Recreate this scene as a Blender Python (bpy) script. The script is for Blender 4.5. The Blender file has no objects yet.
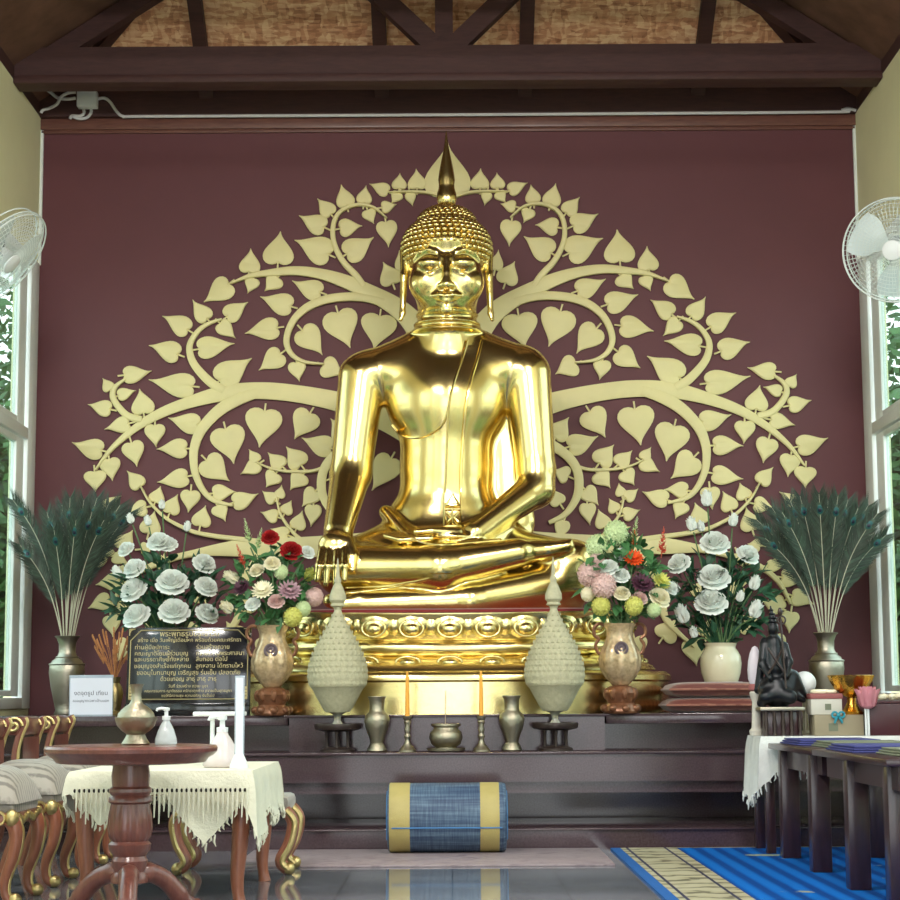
import bpy, bmesh, math, random
import numpy as np
from mathutils import Vector, Matrix, Euler
from mathutils.bvhtree import BVHTree
from mathutils.geometry import tessellate_polygon

random.seed(7)
PI = math.pi
SC = bpy.context.scene
COL = SC.collection

# ------------------------------------------------------------------ camera
F = 1900.0
EYE = Vector((0.0, 0.0, 1.0))
ROT = Euler((math.radians(97.5), 0, 0)).to_matrix() @ Matrix.Rotation(math.radians(-0.33), 3, 'Z')
cd = bpy.data.cameras.new('camera')
cd.sensor_width = 36.0
cd.lens = 36.0 * F / 900.0
cd.clip_end = 500
cam = bpy.data.objects.new('camera', cd)
cam.matrix_world = Matrix.Translation(EYE) @ ROT.to_4x4()
COL.objects.link(cam)
SC.camera = cam


def P(u, v, Y):
    """the point of the place seen at photo position (u, v) that stands at distance Y"""
    d = ROT @ Vector(((u - 450.0) / F, (450.0 - v) / F, -1.0))
    return EYE + d * (Y / d.y)


def PZ(u, v, z):
    d = ROT @ Vector(((u - 450.0) / F, (450.0 - v) / F, -1.0))
    return EYE + d * ((z - EYE.z) / d.z)


def px(Y):
    """metres per photo pixel at distance Y"""
    return Y / F * 1.005


# ------------------------------------------------------------------ materials
def lin(c):
    c = c / 255.0
    return c / 12.92 if c <= 0.04045 else ((c + 0.055) / 1.055) ** 2.4


def rgb(r, g, b):
    return (lin(r), lin(g), lin(b), 1.0)


class NT:
    def __init__(self, name):
        self.m = bpy.data.materials.new(name)
        self.m.use_nodes = True
        self.n = self.m.node_tree.nodes
        self.l = self.m.node_tree.links
        self.b = self.n['Principled BSDF']
        self.out = self.n['Material Output']

    def add(self, t, **kw):
        n = self.n.new(t)
        for k, v in kw.items():
            setattr(n, k, v)
        return n

    def link(self, a, b):
        self.l.new(a, b)

    def coord(self, which='Object', scale=(1, 1, 1), rot=(0, 0, 0)):
        tc = self.add('ShaderNodeTexCoord')
        mp = self.add('ShaderNodeMapping')
        mp.inputs['Scale'].default_value = scale
        mp.inputs['Rotation'].default_value = rot
        self.link(tc.outputs[which], mp.inputs['Vector'])
        return mp.outputs['Vector']

    def noise(self, scale=5, detail=4, rough=0.55, vec=None, dist=0.0):
        n = self.add('ShaderNodeTexNoise')
        n.inputs['Scale'].default_value = scale
        n.inputs['Detail'].default_value = detail
        n.inputs['Roughness'].default_value = rough
        n.inputs['Distortion'].default_value = dist
        if vec is not None:
            self.link(vec, n.inputs['Vector'])
        return n

    def ramp(self, fac, stops, interp='LINEAR'):
        r = self.add('ShaderNodeValToRGB')
        cr = r.color_ramp
        cr.interpolation = interp
        while len(cr.elements) < len(stops):
            cr.elements.new(0.5)
        for e, (p, c) in zip(cr.elements, stops):
            e.position = p
            e.color = c
        self.link(fac, r.inputs['Fac'])
        return r.outputs['Color']

    def bump(self, h, strength=0.2, dist=0.01):
        b = self.add('ShaderNodeBump')
        b.inputs['Strength'].default_value = strength
        b.inputs['Distance'].default_value = dist
        self.link(h, b.inputs['Height'])
        self.link(b.outputs['Normal'], self.b.inputs['Normal'])

    def math(self, op, a, b=None):
        n = self.add('ShaderNodeMath', operation=op)
        for i, x in enumerate((a, b)):
            if x is None:
                continue
            if isinstance(x, (int, float)):
                n.inputs[i].default_value = x
            else:
                self.link(x, n.inputs[i])
        return n.outputs[0]

    def set(self, **kw):
        for k, v in kw.items():
            self.b.inputs[k.replace('_', ' ')].default_value = v
        return self


def mk(name, c, rough=0.5, metal=0.0, var=0.08, nscale=6, bump=0.0, bscale=40, coat=0.0, spec=0.5, trans=0.0, alpha=1.0, sheen=0.0):
    """plain surface: base colour with slight natural variation"""
    t = NT(name)
    t.set(Roughness=rough, Metallic=metal)
    t.b.inputs['Specular IOR Level'].default_value = spec
    t.b.inputs['Coat Weight'].default_value = coat
    t.b.inputs['Transmission Weight'].default_value = trans
    t.b.inputs['Sheen Weight'].default_value = sheen
    t.b.inputs['Alpha'].default_value = alpha
    if var > 0:
        v = t.coord()
        n = t.noise(nscale, 4, 0.6, v)
        lo = tuple(x * (1 - var) for x in c[:3]) + (1,)
        hi = tuple(min(1, x * (1 + var)) for x in c[:3]) + (1,)
        t.link(t.ramp(n.outputs['Fac'], [(0.3, lo), (0.7, hi)]), t.b.inputs['Base Color'])
    else:
        t.b.inputs['Base Color'].default_value = c
    if bump > 0:
        v = t.coord()
        n = t.noise(bscale, 3, 0.6, v)
        t.bump(n.outputs['Fac'], bump, 0.01)
    return t.m


def gold_mat(name, c, rough, bump=0.04, bscale=9):
    t = NT(name)
    t.set(Metallic=1.0, Roughness=rough)
    v = t.coord()
    n = t.noise(3, 5, 0.6, v)
    lo = tuple(x * 0.9 for x in c[:3]) + (1,)
    t.link(t.ramp(n.outputs['Fac'], [(0.35, lo), (0.65, c)]), t.b.inputs['Base Color'])
    n2 = t.noise(bscale, 3, 0.6, v)
    t.bump(n2.outputs['Fac'], bump, 0.02)
    return t.m


def wood(name, c1, c2, scale=(1, 1, 12), rough=0.35, coat=0.2):
    t = NT(name)
    t.set(Roughness=rough)
    t.b.inputs['Coat Weight'].default_value = coat
    t.b.inputs['Coat Roughness'].default_value = 0.15
    v = t.coord(scale=scale)
    n = t.noise(6, 6, 0.6, v, 0.6)
    t.link(t.ramp(n.outputs['Fac'], [(0.3, c1), (0.7, c2)]), t.b.inputs['Base Color'])
    return t.m


M = {}


# ------------------------------------------------------------------ mesh builder
class MB:
    def __init__(self):
        self.v = []
        self.f = []

    def add(self, vs, fs):
        o = len(self.v)
        self.v.extend([Vector(p) for p in vs])
        self.f.extend([tuple(i + o for i in q) for q in fs])
        return self

    def xf(self, mat, start=0):
        for i in range(start, len(self.v)):
            self.v[i] = mat @ self.v[i]
        return self

    def box(self, lo, hi, bev=0.0, mat=None):
        s = len(self.v)
        if bev > 0:
            bm = bmesh.new()
            bmesh.ops.create_cube(bm, size=1)
            for q in bm.verts:
                q.co = Vector([lo[k] + (q.co[k] + .5) * (hi[k] - lo[k]) for k in range(3)])
            bmesh.ops.bevel(bm, geom=list(bm.edges), offset=bev, segments=2, affect='EDGES', profile=.5)
            self.bm(bm)
        else:
            x0, y0, z0 = lo
            x1, y1, z1 = hi
            self.add([(x0, y0, z0), (x1, y0, z0), (x1, y1, z0), (x0, y1, z0), (x0, y0, z1), (x1, y0, z1), (x1, y1, z1), (x0, y1, z1)],
                     [(0, 3, 2, 1), (4, 5, 6, 7), (0, 1, 5, 4), (1, 2, 6, 5), (2, 3, 7, 6), (3, 0, 4, 7)])
        if mat is not None:
            self.xf(mat, s)
        return self

    def bm(self, bm):
        bm.verts.index_update()
        self.add([q.co.copy() for q in bm.verts], [tuple(q.index for q in f.verts) for f in bm.faces])
        bm.free()
        return self

    def lathe(self, prof, c=(0, 0, 0), n=28, ax='Z', mat=None, sx=1, sy=1):
        """profile [(r, h)] turned about an axis"""
        s = len(self.v)
        vs, fs = [], []
        for r, h in prof:
            for k in range(n):
                a = 2 * PI * k / n
                vs.append((r * math.cos(a) * sx, r * math.sin(a) * sy, h))
        m = len(prof)
        for i in range(m - 1):
            for k in range(n):
                k2 = (k + 1) % n
                fs.append((i * n + k, i * n + k2, (i + 1) * n + k2, (i + 1) * n + k))
        if prof[0][0] > 1e-5:
            fs.append(tuple(range(n))[::-1])
        if prof[-1][0] > 1e-5:
            fs.append(tuple((m - 1) * n + k for k in range(n)))
        if ax == 'X':
            vs = [(h, x, y) for x, y, h in vs]
        elif ax == 'Y':
            vs = [(y, h, x) for x, y, h in vs]
        self.add([(x + c[0], y + c[1], z + c[2]) for x, y, z in vs], fs)
        if mat is not None:
            self.xf(mat, s)
        return self

    def tube(self, pts, r, n=8, cap=True, flat=None):
        """tube along a path; r a number or one per point; flat = (sx) squash along the second frame axis"""
        pts = [Vector(p) for p in pts]
        m = len(pts)
        rs = r if isinstance(r, (list, tuple)) else [r] * m
        T = []
        for i in range(m):
            d = pts[min(i + 1, m - 1)] - pts[max(i - 1, 0)]
            T.append(d.normalized() if d.length > 1e-9 else Vector((0, 0, 1)))
        up = Vector((0, 0, 1)) if abs(T[0].z) < .9 else Vector((0, 1, 0))
        N = (up - T[0] * up.dot(T[0])).normalized()
        vs, fs = [], []
        for i in range(m):
            N = N - T[i] * N.dot(T[i])
            N = N.normalized() if N.length > 1e-6 else T[i].orthogonal().normalized()
            B = T[i].cross(N)
            for k in range(n):
                a = 2 * PI * k / n
                vs.append(pts[i] + N * (rs[i] * math.cos(a)) + B * (rs[i] * math.sin(a) * (flat or 1)))
        for i in range(m - 1):
            for k in range(n):
                k2 = (k + 1) % n
                fs.append((i * n + k, i * n + k2, (i + 1) * n + k2, (i + 1) * n + k))
        if cap:
            fs.append(tuple(range(n))[::-1])
            fs.append(tuple((m - 1) * n + k for k in range(n)))
        return self.add(vs, fs)

    def ell(self, c, r, n=12, m=8, mat=None):
        s = len(self.v)
        vs = [(0, 0, -1)]
        for i in range(1, m):
            t = -PI / 2 + PI * i / m
            for k in range(n):
                a = 2 * PI * k / n
                vs.append((math.cos(t) * math.cos(a), math.cos(t) * math.sin(a), math.sin(t)))
        vs.append((0, 0, 1))
        fs = []
        for k in range(n):
            fs.append((0, 1 + (k + 1) % n, 1 + k))
        for i in range(m - 2):
            for k in range(n):
                a, b = 1 + i * n + k, 1 + i * n + (k + 1) % n
                fs.append((a, b, b + n, a + n))
        top = len(vs) - 1
        for k in range(n):
            fs.append((1 + (m - 2) * n + k, 1 + (m - 2) * n + (k + 1) % n, top))
        if not isinstance(r, (tuple, list, Vector)):
            r = (r, r, r)
        vs = [Vector((x * r[0], y * r[1], z * r[2])) for x, y, z in vs]
        if mat is not None:
            vs = [mat @ q for q in vs]
        self.add([q + Vector(c) for q in vs], fs)
        return self

    def torus(self, c, R, r, n=32, m=8, mat=None, sx=1, sy=1):
        vs, fs = [], []
        for i in range(n):
            a = 2 * PI * i / n
            for k in range(m):
                b = 2 * PI * k / m
                q = Vector(((R * sx + r * math.cos(b)) * math.cos(a), (R * sy + r * math.cos(b)) * math.sin(a), r * math.sin(b)))
                if mat is not None:
                    q = mat @ q
                vs.append(q + Vector(c))
        for i in range(n):
            for k in range(m):
                fs.append((i * m + k, ((i + 1) % n) * m + k, ((i + 1) % n) * m + (k + 1) % m, i * m + (k + 1) % m))
        return self.add(vs, fs)

    def prism(self, poly, frame, th):
        """flat outline [(a, b)] in frame (origin, A, B, Nrm) given thickness th along Nrm"""
        o, A, B, Nn = frame
        n = len(poly)
        fr = [o + A * a + B * b + Nn * th for a, b in poly]
        bk = [o + A * a + B * b for a, b in poly]
        tris = tessellate_polygon([[Vector((a, b, 0)) for a, b in poly]])
        fs = []
        for t in tris:
            fs.append(tuple(t))
            fs.append(tuple(i + n for i in reversed(t)))
        for i in range(n):
            j = (i + 1) % n
            fs.append((i, i + n, j + n, j))
        return self.add(fr + bk, fs)

    def grid(self, fn, nu, nv, closed_u=False):
        vs, fs = [], []
        for j in range(nv + 1):
            for i in range(nu + (0 if closed_u else 1)):
                vs.append(fn(i / nu, j / nv))
        w = nu if closed_u else nu + 1
        for j in range(nv):
            for i in range(nu):
                i2 = (i + 1) % w
                fs.append((j * w + i, j * w + i2, (j + 1) * w + i2, (j + 1) * w + i))
        return self.add(vs, fs)


def link(o):
    COL.objects.link(o)
    return o


def wloc(o):
    p = Vector((0, 0, 0))
    while o is not None:
        p += o.location
        o = o.parent
    return p


def mesh_from(name, mb, mat, off=Vector((0, 0, 0)), sharp=38, fixn=False):
    me = bpy.data.meshes.new(name)
    me.from_pydata([tuple(q - off) for q in mb.v], [], mb.f)
    if fixn:
        bm = bmesh.new()
        bm.from_mesh(me)
        bmesh.ops.recalc_face_normals(bm, faces=bm.faces)
        bm.to_mesh(me)
        bm.free()
    me.update()
    if sharp:
        me.shade_smooth()
        if sharp < 180:
            me.set_sharp_from_angle(angle=math.radians(sharp))
    if mat is not None:
        me.materials.append(mat)
    return me


def thing(name, label, cat, loc=(0, 0, 0), group=None, kind=None):
    o = bpy.data.objects.new(name, None)
    o.empty_display_size = 0.1
    o.location = loc
    link(o)
    return tag(o, label, cat, group, kind)


def tag(o, label=None, cat=None, group=None, kind=None):
    if label:
        o['label'] = label
    if cat:
        o['category'] = cat
    if group:
        o['group'] = group
    if kind:
        o['kind'] = kind
    return o


def part(name, mb, mat, parent=None, label=None, sharp=38, fixn=False, kind=None):
    off = wloc(parent) if parent is not None else Vector((0, 0, 0))
    o = bpy.data.objects.new(name, mesh_from(name, mb, mat, off, sharp, fixn))
    link(o)
    if parent is not None:
        o.parent = parent
    if label:
        o['label'] = label
    if kind:
        o['kind'] = kind
    return o


def solo(name, mb, mat, label, cat, group=None, kind=None, sharp=38, fixn=False, loc=None):
    """a thing that is one mesh; its origin sits at its base"""
    if loc is None:
        xs = [q.x for q in mb.v]
        ys = [q.y for q in mb.v]
        loc = Vector(((min(xs) + max(xs)) / 2, (min(ys) + max(ys)) / 2, min(q.z for q in mb.v)))
    o = bpy.data.objects.new(name, mesh_from(name, mb, mat, Vector(loc), sharp, fixn))
    o.location = loc
    link(o)
    return tag(o, label, cat, group, kind)


def struct(name, mb, mat, sharp=38, fixn=False, parent=None):
    o = part(name, mb, mat, parent, None, sharp, fixn)
    o['kind'] = 'structure'
    return o


def copy_tree(o, parent=None, loc=None, label=None):
    c = o.copy()
    link(c)
    if parent is not None:
        c.parent = parent
    if loc is not None:
        c.location = loc
    if label:
        c['label'] = label
    for ch in [x for x in CHILD(o)]:
        copy_tree(ch, c)
    return c


def CHILD(o):
    return [x for x in bpy.data.objects if x.parent == o]


def place(mesh, name, mat4, parent=None, label=None):
    """another object that shares a mesh; mat4 in world terms"""
    o = bpy.data.objects.new(name, mesh)
    link(o)
    if parent is not None:
        o.parent = parent
        mat4 = Matrix.Translation(-wloc(parent)) @ mat4
    o.matrix_local = mat4
    if label:
        o['label'] = label
    return o


def smooth_path(pts, n=8):
    """Catmull-Rom through points (any dimension, as Vectors/tuples)"""
    pts = [np.array(p, float) for p in pts]
    out = []
    for i in range(len(pts) - 1):
        p0 = pts[max(i - 1, 0)]
        p1, p2 = pts[i], pts[i + 1]
        p3 = pts[min(i + 2, len(pts) - 1)]
        for k in range(n):
            t = k / n
            out.append(0.5 * (2 * p1 + (p2 - p0) * t + (2 * p0 - 5 * p1 + 4 * p2 - p3) * t * t + (3 * p1 - p0 - 3 * p2 + p3) * t ** 3))
    out.append(pts[-1])
    return out


def text_mesh(s, size, mat4, font=None, align='CENTER', ext=0.001):
    cu = bpy.data.curves.new('txt', 'FONT')
    cu.body = s
    cu.size = size
    cu.align_x = align
    cu.extrude = ext
    cu.resolution_u = 2
    o = bpy.data.objects.new('txt', cu)
    link(o)
    bpy.context.view_layer.update()
    dg = bpy.context.evaluated_depsgraph_get()
    me = bpy.data.meshes.new_from_object(o.evaluated_get(dg))
    mb = MB()
    mb.add([mat4 @ q.co for q in me.vertices], [tuple(p.vertices) for p in me.polygons])
    bpy.data.objects.remove(o)
    bpy.data.curves.remove(cu)
    bpy.data.meshes.remove(me)
    return mb
# ------------------------------------------------------------------ materials of the place
M['maroon'] = mk('maroon_wall_paint', rgb(97, 48, 54), 0.6, var=0.04, nscale=2, bump=0.03, bscale=60)
M['cream'] = mk('cream_wall_paint', rgb(236, 232, 190), 0.7, var=0.03, nscale=2)
M['gold'] = gold_mat('gold_leaf', (0.90, 0.71, 0.29, 1), 0.20, 0.06, 7)
M['gold_base'] = gold_mat('gold_leaf_base', (0.90, 0.73, 0.33, 1), 0.24, 0.08, 12)
M['tree'] = mk('pale_gold_relief', rgb(232, 219, 160), 0.5, var=0.05, nscale=3)
M['red'] = mk('red_cushion_cloth', rgb(120, 22, 30), 0.75, sheen=0.2)
M['beam'] = wood('dark_brown_timber', rgb(62, 34, 33), rgb(78, 46, 43), (1, 8, 8), 0.65, 0.0)
M['trimwood'] = wood('reddish_trim_wood', rgb(98, 60, 54), rgb(124, 80, 68), (1, 10, 10), 0.45, 0.1)
M['darkwood'] = wood('dark_red_table_wood', rgb(42, 24, 28), rgb(62, 36, 40), (6, 6, 1), 0.3, 0.3)
M['redwood'] = wood('reddish_brown_polished_wood', rgb(98, 52, 46), rgb(126, 74, 62), (6, 6, 1), 0.3, 0.3)
M['orangewood'] = wood('warm_orange_brown_wood', rgb(130, 74, 54), rgb(158, 96, 70), (8, 8, 1), 0.35, 0.2)
M['alu'] = mk('white_window_frame', rgb(236, 242, 238), 0.4, var=0.02)
M['gilt'] = gold_mat('gilded_carving', (0.64, 0.49, 0.22, 1), 0.38, 0.25, 40)
M['brass'] = gold_mat('aged_brass', (0.40, 0.355, 0.26, 1), 0.4, 0.2, 50)
M['bronze'] = gold_mat('dull_grey_bronze', (0.42, 0.38, 0.30, 1), 0.4, 0.12, 25)
M['darkbronze'] = mk('dark_lacquer', rgb(62, 50, 46), 0.3, metal=0.4, var=0.15)
M['white'] = mk('white_plastic', rgb(228, 230, 230), 0.4, var=0.0)
M['whiteglaze'] = mk('cream_glazed_ceramic', rgb(220, 212, 182), 0.18, var=0.05, coat=0.5)
M['pearl'] = mk('pearl_glaze', rgb(196, 170, 132), 0.24, metal=0.3, var=0.4, nscale=24, coat=0.4, bump=0.1, bscale=50)
M['rosepearl'] = mk('brown_gold_foot_glaze', rgb(132, 88, 62), 0.3, metal=0.35, var=0.25, nscale=22)
M['medallion'] = mk('violet_grey_medallion', rgb(98, 82, 88), 0.4, var=0.2, nscale=40)
M['black'] = mk('black_polished_stone', rgb(24, 24, 28), 0.12, var=0.1, coat=0.3)
M['statue'] = mk('black_patina_bronze', rgb(20, 22, 27), 0.35, metal=0.3, var=0.2)
M['goldtext'] = mk('gold_lettering', rgb(186, 170, 122), 0.5, metal=0.2, var=0.03)
M['ink'] = mk('dark_grey_ink', rgb(66, 70, 92), 0.7, var=0)
M['paper'] = mk('white_paper', rgb(220, 222, 234), 0.7, var=0.01)
M['candle'] = mk('orange_wax', rgb(246, 172, 64), 0.45, var=0.05)
M['wick'] = mk('charred_wick', rgb(40, 34, 30), 0.9, var=0)
M['incense'] = mk('incense_stick', rgb(170, 150, 130), 0.8, var=0)
M['phum'] = mk('pale_straw_ornament', rgb(184, 178, 146), 0.62, var=0.12, nscale=30, bump=0.5, bscale=45)
M['crystal'] = mk('clear_crystal_stem', rgb(220, 216, 196), 0.1, var=0, trans=0.6)
M['roseW'] = mk('white_silk_petal', rgb(236, 239, 232), 0.6, var=0.05, nscale=20, sheen=0.2)
M['roseRed'] = mk('red_silk_petal', rgb(176, 32, 34), 0.6, var=0.15, nscale=20)
M['orangeF'] = mk('orange_silk_petal', rgb(240, 92, 34), 0.6, var=0.12, nscale=20)
M['salmonF'] = mk('salmon_silk_petal', rgb(232, 112, 88), 0.6, var=0.12, nscale=20)
M['creamF'] = mk('cream_silk_petal', rgb(244, 236, 206), 0.6, var=0.06, nscale=20)
M['pinkF'] = mk('dusty_pink_silk_petal', rgb(226, 192, 186), 0.6, var=0.12, nscale=20)
M['mauveF'] = mk('mauve_silk_petal', rgb(186, 148, 158), 0.6, var=0.15, nscale=20)
M['purpleF'] = mk('dark_purple_silk_petal', rgb(88, 48, 66), 0.6, var=0.15, nscale=20)
M['limeF'] = mk('yellow_green_silk_petal', rgb(214, 212, 112), 0.6, var=0.12, nscale=20)
M['greenF'] = mk('pale_green_silk_petal', rgb(208, 224, 172), 0.6, var=0.12, nscale=20)
M['leafd'] = mk('dark_green_silk_leaf', rgb(44, 84, 58), 0.5, var=0.25, nscale=12)
M['leafm'] = mk('mid_green_silk_leaf', rgb(70, 118, 70), 0.5, var=0.25, nscale=12)
M['stem'] = mk('green_stem', rgb(82, 112, 66), 0.6, var=0.1)
M['wheat'] = mk('dried_rust_grass', rgb(176, 118, 72), 0.8, var=0.25, nscale=30)
M['shaft'] = mk('ivory_feather_shaft', rgb(190, 184, 160), 0.5, var=0.05)
M['barb'] = mk('dark_green_barbs', rgb(54, 64, 52), 0.6, metal=0.0, var=0.35, nscale=18)
M['barb2'] = mk('bronze_green_barbs', rgb(66, 88, 70), 0.5, metal=0.1, var=0.2, nscale=18)
M['eyeblue'] = mk('teal_feather_eye', rgb(26, 84, 84), 0.35, metal=0.3, var=0.1)
M['eyedark'] = mk('blue_black_feather_pupil', rgb(16, 20, 44), 0.4, var=0)
M['lace'] = mk('ivory_lace', rgb(226, 222, 200), 0.8, var=0.05, nscale=14, bump=0.4, bscale=70)
M['lacew'] = mk('white_lace', rgb(214, 214, 210), 0.8, var=0.06, nscale=14, bump=0.4, bscale=60)
M['pump'] = mk('clear_bottle', rgb(226, 232, 234), 0.15, var=0, trans=0.45)
M['soap'] = mk('pale_pink_soap', rgb(212, 200, 198), 0.25, var=0.05)
M['acryl'] = mk('clear_acrylic', rgb(214, 226, 240), 0.08, var=0, trans=0.5)
M['yellowband'] = mk('straw_yellow_band', rgb(180, 162, 100), 0.55, var=0.06, bump=0.25, bscale=120)
M['bluebook'] = mk('blue_folded_cloth', rgb(56, 58, 118), 0.7, var=0.12)
M['greycloth'] = mk('grey_green_folded_cloth', rgb(112, 116, 96), 0.8, var=0.12)
M['amber'] = gold_mat('bright_gold_lacquer', (0.85, 0.48, 0.08, 1), 0.22, 0.25, 35)
M['pink'] = mk('pink_lotus_wax', rgb(206, 132, 142), 0.5, var=0.1)
M['card'] = mk('buff_cardboard', rgb(146, 134, 110), 0.75, var=0.06)
M['boxwhite'] = mk('off_white_box', rgb(196, 190, 178), 0.6, var=0.05)
M['boxred'] = mk('faded_red_lid', rgb(150, 84, 82), 0.6, var=0.06)
M['boxdark'] = mk('deep_maroon_box', rgb(70, 30, 36), 0.35, var=0.1)
M['teal'] = mk('teal_ribbon', rgb(40, 140, 160), 0.5, var=0.05)
M['lilac'] = mk('pale_lilac_glaze', rgb(206, 196, 204), 0.4, var=0.05)
M['leafout'] = mk('garden_leaf', rgb(66, 104, 48), 0.55, var=0.3, nscale=3)
M['bark'] = mk('garden_bark', rgb(90, 74, 58), 0.9, var=0.2)
M['lawn'] = mk('garden_lawn', rgb(110, 126, 88), 0.9, var=0.25, nscale=1.5)
M['paving'] = mk('pale_paving', rgb(186, 182, 170), 0.8, var=0.08, nscale=1.0)
M['pinkwall'] = mk('pinkish_boundary_wall', rgb(150, 122, 114), 0.8, var=0.05)
M['wire'] = mk('white_fan_wire', rgb(222, 228, 224), 0.4, var=0)
M['blade'] = mk('frosted_fan_blade', rgb(214, 226, 226), 0.3, var=0, trans=0.35)
M['fangrey'] = mk('grey_fan_hub', rgb(120, 124, 128), 0.4, var=0)
M['cable'] = mk('white_cable', rgb(206, 204, 204), 0.5, var=0)


def damask(name, a, b, rough=0.5):
    t = NT(name)
    t.set(Roughness=rough)
    t.b.inputs['Sheen Weight'].default_value = 0.4
    v = t.coord(scale=(1, 1, 1))
    w = t.add('ShaderNodeTexWave', wave_type='BANDS', bands_direction='Y')
    w.inputs['Scale'].default_value = 7
    w.inputs['Distortion'].default_value = 4
    w.inputs['Detail'].default_value = 3
    t.link(v, w.inputs['Vector'])
    n = t.noise(26, 4, 0.6, v)
    f = t.math('MULTIPLY', w.outputs['Fac'], n.outputs['Fac'])
    t.link(t.ramp(f, [(0.2, a), (0.45, b)]), t.b.inputs['Base Color'])
    t.bump(f, 0.2, 0.004)
    return t.m


M['damask'] = damask('silver_grey_damask', rgb(160, 152, 140), rgb(112, 105, 96))
M['cushred'] = damask('brown_red_brocade', rgb(108, 46, 36), rgb(150, 92, 72), 0.6)


def osb():
    t = NT('strand_board')
    t.set(Roughness=0.75)
    v = t.coord(scale=(8, 27, 27), rot=(0, 0, 0.3))
    a = t.add('ShaderNodeTexVoronoi', feature='F1')
    a.inputs['Scale'].default_value = 1.3
    t.link(v, a.inputs['Vector'])
    v2 = t.coord(scale=(24, 10, 10), rot=(0.4, 0.2, -0.5))
    b = t.add('ShaderNodeTexVoronoi', feature='F1')
    b.inputs['Scale'].default_value = 1.1
    t.link(v2, b.inputs['Vector'])
    n = t.noise(9, 5, 0.7, t.coord(scale=(1, 3, 3)))
    s = t.math('ADD', t.math('MULTIPLY', a.outputs['Color'], 0.5), t.math('MULTIPLY', b.outputs['Color'], 0.4))
    s = t.math('ADD', s, t.math('MULTIPLY', n.outputs['Fac'], 0.45))
    t.link(t.ramp(s, [(0.3, rgb(156, 98, 70)), (0.6, rgb(214, 152, 116)), (0.92, rgb(246, 208, 166))]), t.b.inputs['Base Color'])
    t.bump(s, 0.35, 0.01)
    return t.m


M['osb'] = osb()


def granite():
    t = NT('dark_polished_granite')
    t.set(Roughness=0.12)
    v = t.coord()
    n = t.noise(90, 4, 0.7, v)
    n2 = t.noise(1.2, 3, 0.5, v)
    s = t.math('ADD', t.math('MULTIPLY', n.outputs['Fac'], 0.6), t.math('MULTIPLY', n2.outputs['Fac'], 0.4))
    t.link(t.ramp(s, [(0.3, rgb(54, 38, 42)), (0.7, rgb(86, 68, 74))]), t.b.inputs['Base Color'])
    return t.m


M['granite'] = granite()


def floor_mat():
    t = NT('grey_glossy_floor_tile')
    t.set(Roughness=0.06)
    t.b.inputs['Specular IOR Level'].default_value = 0.7
    v = t.coord()
    br = t.add('ShaderNodeTexBrick')
    br.offset = 0
    br.inputs['Scale'].default_value = 1
    br.inputs['Brick Width'].default_value = 0.6
    br.inputs['Row Height'].default_value = 0.6
    br.inputs['Mortar Size'].default_value = 0.004
    br.inputs['Color1'].default_value = rgb(118, 121, 130)
    br.inputs['Color2'].default_value = rgb(126, 128, 136)
    br.inputs['Mortar'].default_value = rgb(60, 60, 64)
    t.link(v, br.inputs['Vector'])
    n = t.noise(2.5, 5, 0.6, v)
    mx = t.add('ShaderNodeMix', data_type='RGBA', blend_type='MULTIPLY')
    mx.inputs[0].default_value = 0.5
    t.link(br.outputs['Color'], mx.inputs[6])
    t.link(t.ramp(n.outputs['Fac'], [(0.3, (0.6, 0.6, 0.6, 1)), (0.7, (1, 1, 1, 1))]), mx.inputs[7])
    t.link(mx.outputs[2], t.b.inputs['Base Color'])
    return t.m


M['floor'] = floor_mat()


def marble_mat():
    t = NT('grey_pink_marbled_mat')
    t.set(Roughness=0.5)
    n = t.noise(4, 6, 0.65, t.coord(scale=(1, 1.6, 1)), 1.2)
    t.link(t.ramp(n.outputs['Fac'], [(0.35, rgb(122, 106, 112)), (0.5, rgb(158, 142, 146)), (0.65, rgb(134, 118, 124))]), t.b.inputs['Base Color'])
    return t.m


M['mat'] = marble_mat()


def carpet_blue():
    t = NT('blue_striped_carpet')
    t.set(Roughness=0.95)
    t.b.inputs['Specular IOR Level'].default_value = 0.1
    v = t.coord()
    w = t.add('ShaderNodeTexWave', wave_type='BANDS', bands_direction='X')
    w.inputs['Scale'].default_value = 2.4
    w.inputs['Distortion'].default_value = 0.35
    t.link(v, w.inputs['Vector'])
    c1 = t.ramp(w.outputs['Fac'], [(0.15, rgb(12, 66, 138)), (0.4, rgb(12, 86, 168)), (0.85, rgb(18, 104, 190))])
    vo = t.add('ShaderNodeTexVoronoi', feature='F1')
    vo.inputs['Scale'].default_value = 1.5
    t.link(t.coord(scale=(1.0, 1.6, 1)), vo.inputs['Vector'])
    nn = t.noise(16, 3, 0.7, t.coord())
    d = t.math('ADD', vo.outputs['Distance'], t.math('MULTIPLY', nn.outputs['Fac'], 0.35))
    mask = t.ramp(d, [(0.36, (1, 1, 1, 1)), (0.40, (0, 0, 0, 1))])
    mx = t.add('ShaderNodeMix', data_type='RGBA')
    t.link(mask, mx.inputs[0])
    t.link(c1, mx.inputs[6])
    mx.inputs[7].default_value = rgb(150, 158, 138)
    t.link(mx.outputs[2], t.b.inputs['Base Color'])
    n = t.noise(220, 2, 0.5, t.coord())
    t.bump(n.outputs['Fac'], 0.4, 0.004)
    return t.m


M['carpet'] = carpet_blue()
M['carpetedge'] = mk('plain_blue_carpet_edge', rgb(14, 86, 156), 0.95, var=0.1, nscale=30, bump=0.3, bscale=220)
M['carpetnavy'] = mk('navy_carpet_line', rgb(40, 36, 66), 0.95, var=0.1, nscale=30)


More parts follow.
